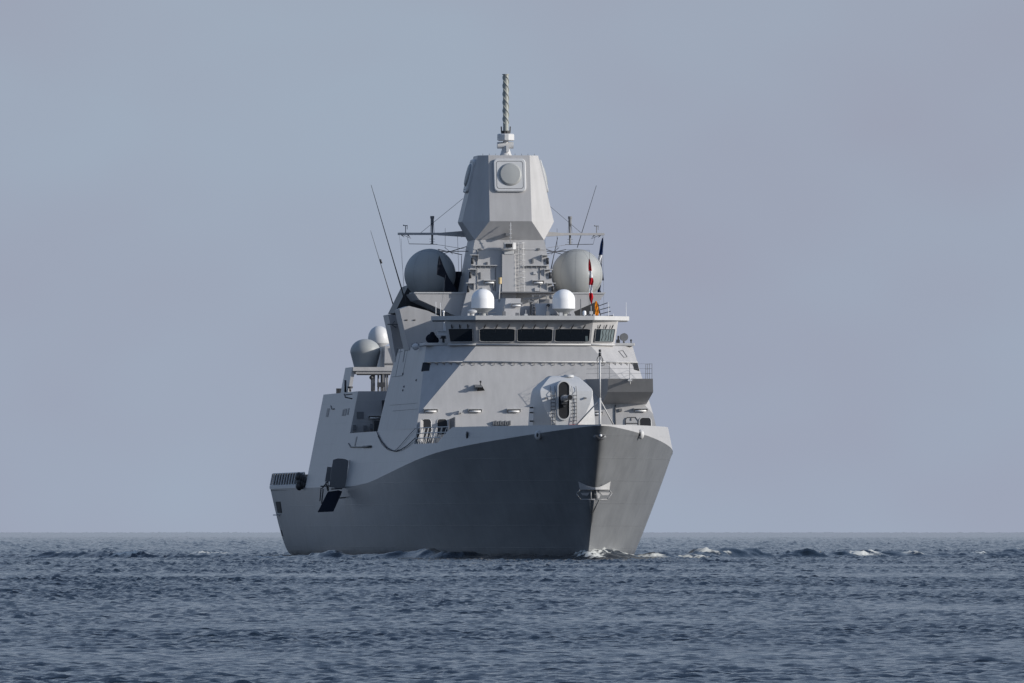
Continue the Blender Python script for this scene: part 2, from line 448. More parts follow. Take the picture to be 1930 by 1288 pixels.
# rack of fittings at deck
b = MB()
for i in range(8):
    q = on_front(930 + i * 4.4, 797.5); b.box(q.x - .05, q.x + .05, q.y - .22, q.y, q.z - .1 - .04 * (i % 2), q.z + .12 + .05 * ((i * 3) % 2))
q = on_front(945, 800); b.box(q.x - .6, q.x + .6, q.y - .15, q.y, q.z - .06, q.z)
b.build('fitting_rack', M['mid'], ship)

# doors low on the front
def door_open(px0, px1, py0, py1, frame=True):
    P = [on_front(px0, py1), on_front(px1, py1), on_front(px1, py0), on_front(px0, py0)]
    x0, x1, z0, z1 = P[0].x, P[1].x, P[0].z, P[2].z; r = .22; q = []
    for cx, cz, a0 in ((x1 - r, z0 + r, -90), (x1 - r, z1 - r, 0), (x0 + r, z1 - r, 90), (x0 + r, z0 + r, 180)):
        for t in range(5):
            a = math.radians(a0 + t * 22.5); X = cx + r * math.cos(a); Z = cz + r * math.sin(a); q.append(Vector((X, front_y(Z) - .03, Z)))
    b = MB(); b.prism(q, (0, .04, 0)); d = b.build('doorway', M['black'], ship)
    b = MB(); b.path(q + [q[0]], .03, 5); b.build('door_frame', M['trim'], d)
    return d
door_open(796, 814, 790, 838); door_open(825, 845, 790, 838)
door_open(1206, 1228, 787.5, 820)
# opened door leaf right of the second doorway, hinged outward
q0 = on_front(846, 838); q1 = on_front(846, 789)
b = MB(); b.prism([(q0.x + .02, q0.y - .05, q0.z), (q0.x + .32, q0.y - .9, q0.z), (q1.x + .32, q1.y - .9, q1.z + .1), (q1.x + .02, q1.y - .05, q1.z - .05)], (.05, 0, 0)); b.build('door', M['mid'], ship)
q0 = on_front(797, 838); q1 = on_front(797, 793)
b = MB(); b.prism([(q0.x - .02, q0.y - .05, q0.z), (q0.x - .30, q0.y - .9, q0.z), (q1.x - .30, q1.y - .9, q1.z + .1), (q1.x - .02, q1.y - .05, q1.z - .05)], (.05, 0, 0)); b.build('door', M['paint'], ship)
# closed door on the port side
P = [on_front(1179, 803, .06), on_front(1203, 803, .06), on_front(1203, 794, .06), on_front(1198, 787, .06), on_front(1182, 787, .06), on_front(1179, 791, .06)]
b = MB(); b.prism(P, (0, .08, 0)); d = b.build('door', M['paint'], ship, bevel=.03)
b = MB(); b.path([on_front(1179, 798, .1), on_front(1203, 798, .1)], .025, 5); b.path([on_front(1190, 793, .1), on_front(1190, 788, .1)], .03, 5); b.path([v + Vector((0, -.02, 0)) for v in P + [P[0]]], .025, 5); b.build('handle', M['dark'], d)
b = MB(); b.path([on_front(1160, 763, .06), on_front(1160, 802, .06)], .05, 6); b.build('drain_pipe', M['mid'], ship)
p = on_front(1169, 773, .1); b = MB(); b.box(p.x - .13, p.x + .13, p.y - .1, p.y + .1, p.z - .1, p.z + .1); b.build('junction_box', M['mid'], ship, bevel=.02)
p = on_front(1187, 651, .0); p = Vector((6.0, 43.6, 14.9))
b = MB(); pts = [facet_pt(x, y, 1) for x, y in ((1166, 662), (1174, 661), (1182, 673), (1176, 674))]
b.path([q[0] - Vector((0, .03, 0)) for q in pts] + [pts[0][0] - Vector((0, .03, 0))], .025, 5); b.build('hatch_outline', M['mid'], dhouse)

# fence across the mooring notch, starboard
b = MB(); zt = 9.28
for i in range(15):
    y = 26.6 + i * 13.2 / 14; zb = 9.25 - min(1.1, (y - 26.2) * .32 + .25); zk = kzf(y)
    x = lambda z: -(kn(y) - .197 * (z - zk) - .05)
    b.tube((x(zb), y, zb), (x(zt) + .12 * (i % 2), y + .15 * (i % 3 - 1), zt), .026, n=5)
for z in (8.55, 8.9, 9.28):
    pts = [(-(kn(y) - .197 * (z - kzf(y)) - .05), y, z) for y in np.linspace(26.5 if z > 8.8 else 28.5, 39.9, 8)]
    b.path(pts, .035, 5)
b.build('notch_guard_rail', M['trim'], ship)
for i in range(9):
    y = 31 + i * 1.0; x = -7.3 + .2 * math.sin(i * 2.1); b = MB(); b.box(x - .2, x + .2, y - .3, y + .3, 8.05, 8.35 + .45 * ((i * 5) % 3) / 2); b.build('mooring_gear', M['mid'], ship, bevel=.03)
for y in (36.0, 37.2): b = MB(); b.tube((-6.6, y, 8.05), (-6.6, y, 8.9), .22, n=12); b.build('bollard', M['mid'], ship)

# ---------------------------------------------------------------- bridge
bt = [(4.22, 41.60, 17.0), (6.25, 43.5, 17.0), (4.5, 45.3, 17.0), (4.1, 51.0, 17.0)]
bb = [(4.10, 42.15, 15.2), (5.97, 43.5, 15.2), (4.3, 45.3, 15.2), (3.9, 51.0, 15.2)]
b = MB()
lo = bb + [mir(p) for p in bb[::-1]]; hi = bt + [mir(p) for p in bt[::-1]]
b.add(lo + hi, [tuple(range(7, -1, -1)), tuple(range(8, 16))] + [(i, (i + 1) % 8, (i + 1) % 8 + 8, i + 8) for i in range(8)])
bridge = b.build('bridge', M['paint'], ship, sharp=5)
# roof slab
b = MB(); rf = [(4.27, 41.1), (7.13, 44.3), (7.0, 45.0), (4.7, 46.2), (4.3, 51.6)]
P = [(x, y, 17.02) for x, y in rf] + [(-x, y, 17.02) for x, y in rf[::-1]]
b.prism(P, (0, 0, .30)); b.build('roof', M['trim'], bridge, sharp=5)
b = MB(); P2 = [(x * .985, y + .12, 16.93) for x, y in rf] + [(-x * .985, y + .12, 16.93) for x, y in rf[::-1]]
b.prism(P2, (0, 0, .085)); b.build('roof_soffit', M['mid'], bridge, sharp=5)
# windows: front three, two angled
def quad_lerp(p00, p10, p11, p01, u, v):
    p00, p10, p11, p01 = map(Vector, (p00, p10, p11, p01))
    return (p00 * (1 - u) + p10 * u) * (1 - v) + (p01 * (1 - u) + p11 * u) * v
def bridge_window(wall, u0, u1, v0, v1, nw, nrm, light=False):
    r_u = .035 * 3.0 / max(.5, (u1 - u0) * 8); r_v = .05
    cs = []
    for cu, cv, a0 in ((u1 - r_u, v0 + r_v, -90), (u1 - r_u, v1 - r_v, 0), (u0 + r_u, v1 - r_v, 90), (u0 + r_u, v0 + r_v, 180)):
        for t in range(4):
            a = math.radians(a0 + 30 * t); cs.append(quad_lerp(*wall, cu + r_u * math.cos(a), cv + r_v * math.sin(a)))
    nrm = Vector(nrm).normalized()
    P = [c + nrm * .07 for c in cs]
    b = MB(); b.prism(P, -nrm * .12); wdw = b.build('window', M['glass'], bridge)
    # keep frame as sibling: ship > bridge > window_frame
    b = MB(); F = [c + nrm * .075 for c in cs]; b.path(F + [F[0]], .018, 5); b.build('window_frame', M['paint'], bridge)
    for i in range(nw):
        u = u0 + (u1 - u0) * (.17 + .33 * i)
        t0 = quad_lerp(*wall, u + .006, v1 + .16) + nrm * .16; t1 = quad_lerp(*wall, u - .012, v1 + .01) + nrm * .06; t2 = quad_lerp(*wall, u - .02, v1 - .28) + nrm * .05
        b = MB(); b.tube(t0, t1, .045, n=6); b.tube(t1, t2, .018, n=5); b.build('wiper', M['dark'], bridge)
    return wdw
wf = (mir(bb[0]), bb[0], bt[0], mir(bt[0]))
for u0, u1 in ((.028, .335), (.354, .660), (.680, .983)): bridge_window(wf, u0, u1, .15, .67, 3, (0, -1, -.1))
wp = (bb[0], bb[1], bt[1], bt[0]); wpw = bridge_window(wp, .12, .90, .15, .67, 3, (.58, -.81, 0))
ws = (mir(bb[1]), mir(bb[0]), mir(bt[0]), mir(bt[1])); bridge_window(ws, .10, .90, .15, .67, 3, (-.58, -.81, 0))
# pale blinds seen through the port window, one pale sheet by the third
b = MB(); nn = Vector((.58, -.81, 0)).normalized()
b.prism([quad_lerp(*wp, u, v) + nn * .085 for u, v in ((.33, .18), (.86, .18), (.86, .64), (.33, .64))], -nn * .01); b.build('window_blind', M['glassl'], bridge)
for i, u in enumerate((.42, .55, .66, .76)):
    b = MB(); b.path([quad_lerp(*wp, u + .02 * math.sin(v * 20 + i), v) + nn * .10 for v in np.linspace(.2, .62, 7)], .02, 5); b.build('window_cable', M['dark'], bridge)
b = MB(); b.prism([quad_lerp(*wf, u, v) + Vector((0, -.085, 0)) for u, v in ((.95, .18), (.972, .18), (.965, .38), (.945, .38))], (0, .01, 0)); b.build('paper_sheet', M['glassl'], bridge)
# foot pipe below windows
b = MB(); b.path([mir((6.0, 43.45, 15.27)), mir((4.12, 42.05, 15.27)), (4.12, 42.05, 15.27), (6.0, 43.45, 15.27)], .06, 6); b.build('window_sill_pipe', M['trim'], bridge)

# bridge wings
for s in (-1, 1):
    b = MB(); b.box(min(s * 6.0, s * 7.55), max(s * 6.0, s * 7.55), 44.4, 48.5, 15.22, 15.42); wg = b.build('bridge_wing', M['trim'], ship, bevel=.03)
    b = MB(); x = s * 6.7
    if s < 0:
        b.ball((-7.0, 45.3, 15.72), .42, 12, (1.0, .8, .85)); b.ball((-6.95, 45.2, 15.98), .2, 10, (1, 1, 1.2)); b.ball((-6.72, 45.3, 15.6), .26, 10)
        b.build('canvas_covered_instrument', M['canvas'], ship)
        b = MB(); b.tube((-6.15, 45.2, 15.42), (-6.15, 45.2, 15.72), .09); b.box(-6.42, -5.95, 45.05, 45.35, 15.72, 15.80); b.box(-6.33, -6.0, 45.05, 45.35, 15.80, 15.93); b.build('pelorus', M['dark'], ship, bevel=.02)
        b = MB(); b.ball((-5.78, 44.7, 15.62), .17, 10, (.7, 1, 1.8)); b.build('canvas_covered_instrument', M['canvas'], ship)
    else:
        b.tube((6.85, 45.2, 15.42), (6.85, 45.2, 15.7), .07); b.tube((6.85, 45.0, 15.85), (6.85, 45.5, 15.85), .27, n=16); b.tube((6.85, 44.96, 15.85), (6.85, 45.0, 15.85), .29, .27, n=16)
        sg = b.build('searchlight', M['mid'], ship)
        b = MB(); b.box(6.30, 6.55, 45.0, 45.3, 15.42, 15.68); b.box(6.38, 6.5, 45, 45.2, 15.68, 15.95); b.build('pelorus', M['dark'], ship, bevel=.02)
        b = MB(); b.tube((7.35, 45, 15.42), (7.35, 45, 15.6), .05); b.ball((7.35, 45, 15.62), .08); b.build('wing_fitting', M['dark'], ship)
# clutter aft of starboard wing
for i in range(7):
    q = on_y(779 + i * 3.2, 651 - (i * 7 % 3), 50.0 + i * .3); b = MB(); b.tube((q.x, q.y, 15.2), (q.x, q.y, q.z + .12), .04, n=5); b.build('wing_stanchion', M['mid'], ship)
q1 = on_y(800, 650, 50)
for q0 in (on_y(776, 649, 51), on_y(776, 653, 51)): b = MB(); b.tube(q0, q1, .035); b.build('wing_rail', M['mid'], ship)
q = on_y(783, 654, 49); b = MB(); b.ball(q, .25, 10); b.tube((q.x, q.y, 15.0), (q.x, q.y, q.z), .2); b.build('wing_fitting', M['pale'], ship)
b = MB(); q = on_y(763, 640, 62); b.ball(q, .26, 12); b.tube((q.x, q.y, 15), (q.x, q.y, q.z), .13, n=8); b.build('small_radome', M['pale'], ship)

# ---------------------------------------------------------------- port gun platform on the front
zt, zb, zu = 12.8, 11.86, 11.0
o = [(3.63, front_y(zt) + .1, zt), (4.9, 38.1, zt), (8.1, 38.1, zt), (8.1, 43, zt)]
o2 = [(4.15, front_y(zb) + .1, zb), (4.95, 38.9, zb), (8.22, 38.9, zb), (8.22, 43, zb)]
o3 = [(4.15, front_y(zu) + .05, zu), (4.75, front_y(zu) + .05, zu), (7.95, front_y(zu) + .05, zu), (7.95, 43, zu)]
b = MB(); n4 = 4
b.add(o + o2 + o3, [(0, 1, 2, 3), (0, 4, 5, 1), (1, 5, 6, 2), (2, 6, 7, 3), (4, 8, 9, 5), (5, 9, 10, 6), (6, 10, 11, 7), (0, 3, 7, 11, 10, 9, 8, 4)])
plat = b.build('gun_platform', M['paint'], ship, sharp=5)
posts = [(4.3, 39.4), (5.0, 38.2), (6.45, 38.2), (8.05, 38.2), (8.05, 39.8), (8.05, 41.0), (8.05, 42.0)]
b = MB()
for x, y in posts: b.tube((x, y, zt), (x, y, zt + 1.08), .018, n=6)
for dz in (.38, .72, 1.06): b.path([(3.7, 41.2, zt + dz)] + [(x, y, zt + dz) for x, y in posts], .009, 5)
b.build('guard_rail', M['mid'], plat)
b = MB(); b.tube((6.45, 38.05, 12.4), (6.45, 38.05, 12.85), .06); b.box(6.3, 6.6, 37.95, 38.3, 12.62, 12.75); b.build('clamp', M['trim'], plat)

# ---------------------------------------------------------------- gun turret
gy0 = 23.6
b = MB()
def gp(px, py, y): return on_y(px, py, y)
# shield lofted from rings: base wide, shoulders, sloping roof
cx = 0.0; zbase = 8.05
rows = []   # (z, half width, front y, back y, front half width)
for z, hw, fy, by, fw in ((8.05, 2.24, 21.2, 26.6, .55), (9.3, 2.20, 21.15, 26.6, .70), (9.7, 2.18, 21.12, 26.6, 1.05), (10.2, 2.15, 21.1, 26.6, 1.38), (10.8, 2.10, 21.1, 26.5, 1.66), (11.4, 2.04, 21.15, 26.4, 1.84), (11.75, 1.98, 21.25, 26.3, 1.86), (11.95, 1.90, 21.45, 26.1, 1.78), (12.35, 1.50, 22.0, 25.8, 1.42), (12.70, 1.12, 22.6, 25.4, 1.06), (12.83, .90, 23.0, 25.0, .80)):
    rows.append([(-fw, fy, z), (fw, fy, z), (hw, fy + 1.6, z), (hw, by - .9, z), (hw - .8, by, z), (-hw + .8, by, z), (-hw, by - .9, z), (-hw, fy + 1.6, z)])
vs = [p for r in rows for p in r]; m = 8
fs = [(i * m + j, i * m + (j + 1) % m, (i + 1) * m + (j + 1) % m, (i + 1) * m + j) for i in range(len(rows) - 1) for j in range(m)]
fs += [tuple(range((len(rows) - 1) * m, len(rows) * m)), tuple(range(m - 1, -1, -1))]
b.add(vs, fs, True)
turret = b.build('gun_turret', M['gun'], ship, sharp=24, bevel=.05)
def stadium(cx, z0, z1, hw, y, n=10):
    pts = []
    for t in range(n + 1): a = math.pi * t / n; pts.append(Vector((cx + hw * math.cos(a), y, z1 - hw + hw * math.sin(a))))
    for t in range(n + 1): a = math.pi + math.pi * t / n; pts.append(Vector((cx + hw * math.cos(a), y, z0 + hw + hw * math.sin(a))))
    return pts
# barbette slot: raised rim and dark slot
sl0 = stadium(.10, 9.75, 12.62, .47, 20.98)
b = MB()
outer = stadium(-.20, 9.70, 12.50, .46, 21.0); inner = stadium(-.20, 9.80, 12.40, .38, 20.99)
nO = len(outer); ob = [p + Vector((0, 1.9, 0)) for p in outer]; ib = [p + Vector((0, 1.9, 0)) for p in inner]
b.add(outer + inner, [(i, (i + 1) % nO, (i + 1) % nO + nO, i + nO) for i in range(nO)])
b.add(outer + ob, [(i, i + nO, (i + 1) % nO + nO, (i + 1) % nO) for i in range(nO)])
b.add(inner + ib, [(i, i + nO, (i + 1) % nO + nO, (i + 1) % nO) for i in range(nO)])
b.build('slot_rim', M['gun'], turret)
b = MB(); b.prism([p + Vector((0, .06, 0)) for p in inner], (0, .05, 0)); b.build('elevation_slot', M['black'], turret)
b = MB(); b.tube((-.2, 22.0, 11.22), (-.2, 20.0, 11.24), .27, .24, 18); b.tube((-.2, 20.0, 11.24), (-.2, 17.35, 11.27), .17, .15, 16); b.tube((-.2, 17.7, 11.27), (-.2, 17.2, 11.27), .185, .185, 18)
barrel = b.build('gun_barrel', M['fender'], turret, sharp=40)
b = MB(); b.tube((-.2, 17.22, 11.27), (-.2, 17.17, 11.27), .17, n=18); b.build('muzzle', M['black'], turret)
b = MB(); b.box(-.42, -.02, 20.4, 21.2, 10.82, 11.0); b.tube((-.2, 20.6, 10.72), (-.2, 21.2, 10.72), .1, n=10); b.build('gun_cradle', M['dark'], turret)
for x in (-.95, .55):
    b = MB()
    for s in (-1, 1): b.path([(x + s * .15, 21.03, 8.1), (x + s * .15, 21.03, 11.6), (x + s * .15, 21.5, 12.1)], .022, 5)
    for i in range(9): b.tube((x - .17, 21.03, 9.45 + i * .25), (x + .17, 21.03, 9.45 + i * .25), .03, n=5)
    b.build('ladder', M['mid'], turret)
b = MB(); b.lathe((.35, 22.9, 12.74), [(.36, 0), (.36, .12), (.30, .17), (0, .17)], 20); b.build('roof_hatch', M['gun'], turret, sharp=30)
b = MB(); b.box(.15, 1.2, 20.9, 21.1, 9.33, 9.40); b.build('red_stripe', M['red'], turret)
for x in (-1.42, 1.3):
    b = MB(); b.box(x - .08, x + .02, 21.0, 21.15, 11.2, 11.32); b.tube((x + .08, 21.2, 11.26), (x + .08, 21.0, 11.26), .04, n=8); b.build('latch', M['mid'], turret)
for z in (9.6, 10.2, 10.55): b = MB(); b.box(-2.42, -2.18, 22.6, 22.8, z, z + .1); b.build('side_step', M['dark'], turret)

# ---------------------------------------------------------------- jackstaff at the bow
b = MB(); b.tube((.1, 1.6, 8.1), (.1, 1.6, 11.1), .085); b.tube((.1, 1.6, 11.1), (.1, 1.6, 13.7), .065)
b.tube((.08, 1.6, 10.95), (-1.35, 3.6, 9.2), .045); b.tube((.12, 1.6, 10.95), (1.25, 3.2, 9.2), .045)
js = b.build('jackstaff', M['trim'], ship)
b = MB(); b.tube((.1, 1.6, 13.95), (.1, 1.6, 14.2), .10, n=10); b.tube((.1, 1.6, 14.25), (.1, 1.6, 14.42), .09, n=10); b.tube((.1, 1.6, 13.7), (.1, 1.6, 14.3), .03); b.path([(-.08, 1.6, 13.55), (-.1, 1.6, 13.75), (0, 1.6, 13.95)], .03, 5); b.path([(.28, 1.6, 13.55), (.3, 1.6, 13.75), (.2, 1.6, 13.95)], .03, 5)
b.build('masthead_light', M['dark'], js)

# fairleads at the bow, frame round the stem
def lug(px, py, s, w=.28, h=.5):
    y = 8.0; bestv = None
    for yy in np.linspace(.2, 24, 400):
        p = on_y(px, py, yy); k = kn(yy); d = abs(s * k - p.x)
        if bestv is None or d < bestv[0]: bestv = (d, p)
    return bestv[1]
for px, py, s in ((1014, 821, -1), (1207, 819, 1)):
    p = lug(px, py, s); b = MB(); b.ball(p + Vector((s * .02, -.1, 0)), .24, 14, (1, 1.0, 1.45)); o = b.build('fairlead', M['trim'], ship)
    b = MB(); b.ball(p + Vector((-.06, -.28, .02)), .10, 10, (1, .7, 1.6)); b.build('fairlead_hole', M['dark'], o)
p = Vector((0, .28, 8.45)); b = MB()
b.ball((0, .75, 8.42), .30, 14, (1.5, .55, .8)); o = b.build('bull_nose', M['hull'], ship)
b = MB(); b.prism([(-.38, .42, 8.52), (.38, .42, 8.52), (.12, .42, 8.34), (-.05, .42, 8.22)], (0, .1, 0)); b.build('bull_nose_hole', M['dark'], o)
b = MB(); b.ball((.02, .44, 8.50), .09, 10, (1.2, 1, 1)); b.build('towing_pin', M['white'], o)

def sy(z): return stem_y(z)
b = MB()
# curved upper plate hugging the stem
arc = [(-1.12 + 2.24 * i / 16) for i in range(17)]
up = []; lo_ = []
for x in arc:
    yb = sy(4.9) - .45 + abs(x) * .55
    up.append((x, yb + .1, 4.92 + .42 * (abs(x) / 1.12) ** 1.6 + .03)); lo_.append((x * .92, yb, 4.80))
b.add(up + lo_, [(i, i + 1, i + 18, i + 17) for i in range(16)])
b.add([(u[0], u[1] + .05, u[2]) for u in up] + [(u[0], u[1] + .05, u[2]) for u in lo_], [(i, i + 17, i + 18, i + 1) for i in range(16)])
fr = b.build('stem_fender_plate', M['fender'], ship)
b = MB()
def fp(x, z): return (x, sy(4.4) - .62 + abs(x) * .45, z)
b.path([fp(-1.0, 4.78), fp(0, 4.78), fp(1.0, 4.78), fp(1.22, 4.55), fp(1.02, 4.30), fp(.88, 4.14)], .045, 6)
b.path([fp(-1.0, 4.78), fp(-1.22, 4.52), fp(-1.05, 4.25), fp(-.92, 4.12), fp(0, 4.12), fp(.88, 4.12)], .05, 6)
for x in (-.28, .10): b.tube(fp(x, 4.12), fp(x, 4.78), .045)
b.prism([fp(-.95, 4.58), fp(-.35, 4.60), fp(-.5, 4.38), fp(-.85, 4.42)], (0, .12, 0)); b.prism([fp(.35, 4.62), fp(1.1, 4.6), fp(.95, 4.42), fp(.5, 4.42)], (0, .12, 0)); b.prism([fp(.15, 4.62), fp(.4, 4.45), fp(.3, 4.2), fp(.18, 4.2)], (0, .12, 0))
b.tube(fp(-.35, 4.1), (-.12, sy(3.3) - .1, 3.15), .05); b.tube(fp(.3, 4.1), (-.04, sy(3.3) - .1, 3.15), .05); b.tube(fp(-.05, 4.1), (-.08, sy(3.3) - .15, 3.15), .07)
b.build('stem_fender_frame', M['fender'], fr)

# ---------------------------------------------------------------- aft hangar block, low amidships wall
S3 = MB(); z1 = 12.38
def quadbox(y0, y1, z0, z1, yt0=None, yt1=None, inset=0):
    yt0 = y0 if yt0 is None else yt0; yt1 = y1 if yt1 is None else yt1
    a, c = half(z0) - inset, half(z1) - inset
    return [(-a, y0, z0), (a, y0, z0), (a, y1, z0), (-a, y1, z0), (-c, yt0, z1), (c, yt0, z1), (c, yt1, z1), (-c, yt1, z1)]
S3.hexa(quadbox(88.7, 115.7, 9.25, z1)); S3.build('hangar', M['side'], ship, sharp=5)
S3 = MB(); S3.hexa(quadbox(88.7, 115.7, 5.3, 9.245, inset=.6)); S3.build('hangar_base', M['side'], ship, sharp=5)
S3 = MB(); S3.box(-5.0, 5.0, 66.5, 88.7, 8.1, 14.0, .6, 0); S3.build('midships_house', M['paint'], ship)
# vents and marks on the hangar side
for px, py, w_, h_ in ((618, 778, 4, 16), (647, 778, 2.5, 12), (651, 777, 4, 13), (656.5, 776, 2.5, 12), (671, 832, 2, 18)):
    q = [on_side(px + dx * w_ / 2 - dy * h_ * .10 * 1, py + dy * h_ / 2) for dx, dy in ((-1, 1), (1, 1), (1, -1), (-1, -1))]
    b = MB(); b.prism([v + Vector((-.03, 0, 0)) for v in q], (.08, 0, 0)); b.build('vent', M['mid'], ship)
b = MB(); b.path([on_side(x, y) + Vector((-.06, 0, 0)) for x, y in ((625, 765), (626, 771), (631, 771))], .04, 5); b.build('side_fitting', M['dark'], ship)
b = MB(); b.path([on_side(x, y) + Vector((-.04, 0, 0)) for x, y in ((658, 836), (662, 843), (687, 843))], .05, 5); b.path([on_side(x, y) + Vector((-.06, 0, 0)) for x, y in ((686, 842.5), (701, 842))], .09, 6); b.build('side_ledge', M['dark'], ship)
for px, py in ((762, 729), (760, 736), (785, 717), (760, 705)):
    b = MB(); b.ball(on_side(px, py), .085, 10); b.build('side_vent_knob', M['dark'], ship)
b = MB(); b.path([on_side(x, y) + Vector((-.03, 0, 0)) for x, y in ((745, 683), (750, 657), (765, 655), (760, 683))], .02, 5); b.build('panel_edge', M['mid'], ship)
b = MB(); b.path([on_side(x, y) + Vector((-.01, 0, 0)) for x, y in ((735, 764), (787, 760))], .012, 5); b.build('panel_seam', M['mid'], ship)
b = MB(); b.path([on_side(x, y) + Vector((-.01, 0, 0)) for x, y in ((740, 775), (788, 771))], .012, 5); b.build('panel_seam', M['mid'], ship)
# on the hangar's forward bulkhead
Y3 = 88.7
p = on_y(706, 787, Y3); lamp_strip(p, .95, ship)
q = on_y(679, 783, Y3); b = MB(); b.box(q.x - .26, q.x + .26, Y3 - .04, Y3 + .01, q.z - .26, q.z + .26); b.build('louvre', M['mid'], ship)
b = MB()
for px, py in ((668, 805), (688, 806), (700, 803), (712, 802), (705, 795)):
    q = on_y(px, py, Y3 - .2); b.box(q.x - .1, q.x + .1, q.y - .15, q.y + .2, q.z - .25, q.z + .15)
b.build('bulkhead_fittings', M['mid'], ship)
b = MB(); q = on_y(714, 806, 86.0); b.box(q.x - .4, q.x + .5, 85.6, 86.6, 8.1, q.z + .5); b.build('deck_locker', M['dark'], ship)

# portal frame and domes on top
b = MB(); zt = 14.25
pf = [(-half(12.38), 96.6, 12.38), (-half(12.38), 102.3, 12.38), (-half(zt), 102.3, zt), (-half(zt), 96.9, zt)]
b.prism(pf, (.25, 0, 0))
b.build('frame_leg', M['side'], ship, sharp=5)
b = MB(); b.box(-half(zt), -3.2, 96.4, 102.3, 13.98, 14.27); b.box(-7.4, -3.4, 96.55, 102.2, 13.78, 13.97); fb = b.build('radome_platform', M['paint'], ship)
b = MB()
for px, py0, py1 in ((703, 707, 741), (713, 702, 741), (722, 707, 741), (726, 712, 741), (730, 712, 741), (719, 712, 741)):
    q0 = on_y(px, py1, 97.0); b.tube((q0.x, 97, q0.z), (q0.x, 97, 13.9), .07 if px != 703 else .16)
q = on_y(712, 722, 96.8)
b.build('platform_support', M['mid'], ship)
b = MB(); q = on_y(718, 726, 96.6); b.box(q.x - .25, q.x + .3, 96.4, 97, q.z - .15, q.z + .2); b.tube((q.x + .1, 96.6, q.z), (q.x + .1, 96.6, q.z + .8), .12); q = on_y(700, 712, 96.8); b.ball(q, .16); b.box(-7.3, -4.8, 96.6, 96.9, 13.66, 13.80); q = on_y(725, 765, 88); b.box(q.x - .2, q.x + .2, 87.8, 88.2, q.z - 1.2, q.z + .4)
b.build('hanging_gear', M['dark'], ship)
c = Vector((-6.42, 99.2, 14.28)); b = MB()
b.lathe(c, [(.84, 0), (.86, .05)] + [(.86 + (1.14 - .86) * t, .05 + 1.08 * t) for t in (.25, .5, .75, 1.0)] + [(1.14 * math.cos(a), 1.16 + .97 * math.sin(a)) for a in [math.radians(d) for d in range(3, 91, 6)]] + [(0, 2.13)], 48)
b.build('radome', M['dome'], ship, sharp=50)
c = Vector((-4.92, 104.0, 14.9)); b = MB()
b.lathe(c, [(.3, -1.0), (.3, .75), (.32, .98), (.80, 1.25), (.82, 1.3), (.82, 1.62)] + [(.82 * math.cos(a), 1.62 + .95 * math.sin(a)) for a in [math.radians(d) for d in range(6, 91, 7)]], 40)
b.build('radome', M['pale'], ship, sharp=40)
b = MB(); b.box(-5.2, -2.6, 97.0, 102.0, 14.27, 15.85, .05, .1); b.build('equipment_house', M['paint'], ship)
b = MB(); b.box(-5.25, -2.6, 96.9, 97.05, 14.5, 14.58); b.build('house_ledge', M['mid'], ship)
b = MB(); b.tube((-4.4, 96.9, 15.85), (-4.1, 96.9, 14.3), .06); b.build('house_pipe', M['mid'], ship)
b = MB(); b.box(-6.0, -5.2, 103.2, 104.8, 16.0, 16.12); b.build('radome_bracket', M['pale'], ship)
b = MB()
for i in range(4): q = on_y(636 + i * 4, 741, 105); b.box(q.x - .07, q.x + .07, 105, 105.3, 12.38, 12.75)
q = on_y(651, 738, 97.6); b.tube((q.x, 97.6, 12.38), (q.x, 97.6, 13.3), .08); q = on_y(660, 740, 92); b.tube((q.x, 92, 12.38), (q.x, 92, 12.7), .07); b.tube((q.x - .2, 92, 12.7), (q.x + .2, 92, 12.7), .07)
b.build('roof_fitting', M['dark'], ship)
b = MB(); b.path([on_y(649, 743, 89.5), on_y(651, 749, 89.2), on_y(664, 752, 88.9)], .05, 5); b.path([on_y(649, 745, 89.5), on_y(664, 743, 89)], .04, 5); b.build('roof_edge_gear', M['dark'], ship)

# ---------------------------------------------------------------- structures below the big domes
def slab_poly(name, pix, y, depth, mat, lean=0):
    b = MB(); b.prism([on_y(px, py, y) + Vector((0, lean, 0)) for px, py in pix], (0, depth, 0)); return b.build(name, mat, ship, sharp=5)
# lower casings (port and starboard alike)
for s in (-1, 1):
    b = MB(); q = [on_y(px, py, 56.0) for px, py in ((771, 660), (753, 583), (771, 577), (806, 586), (846, 604), (846, 660))]
    b.prism([(-s * v.x * .75 if s > 0 else v.x, v.y, min(v.z, 17.2) if s > 0 else v.z) for v in q], (0, 3.6, 0)); b.build('uptake_casing', M['paint'], ship)
    b = MB(); k = 1 if s < 0 else .72
    b.hexa([(s * 3.0, 71, 13.9), (s * 6.85 * k, 71, 13.9), (s * 6.55 * k, 76, 13.9), (s * 3, 76, 13.9), (s * 3, 72, 17.85), (s * 7.42 * k, 72, 17.85), (s * 7.3 * k, 77, 17.85), (s * 3, 77, 17.85)])
    b.build('aft_casing', M['paint'], ship)
b = MB()
for px, py in ((766, 603.5), (781, 603.5)): q = on_y(px, py, 56.0); b.box(q.x - .09, q.x + .09, q.y - .05, q.y + .5, q.z - .03, q.z + .03)
b.build('casing_slot', M['black'], ship)
b = MB(); q = on_y(738, 612, 71.3); b.box(q.x - .3, q.x + .5, 71.2, 71.5, q.z - .03, q.z + .05); q = on_y(744, 605, 71.3); b.path([q, q + Vector((-.2, 0, -.3)), q + Vector((.1, 0, -.5))], .03, 5); b.build('casing_step', M['mid'], ship)
b = MB(); q = on_y(836, 628, 52); b.box(q.x - .45, q.x + .4, 51.7, 52.1, q.z - .15, q.z + .12); b.box(q.x - .55, q.x + .4, 51.6, 52.1, q.z + .12, q.z + .17); b.box(q.x + .0, q.x + .2, 51.7, 52.1, q.z + .17, q.z + 1.2); b.build('bulkhead_lamp', M['pale'], ship)
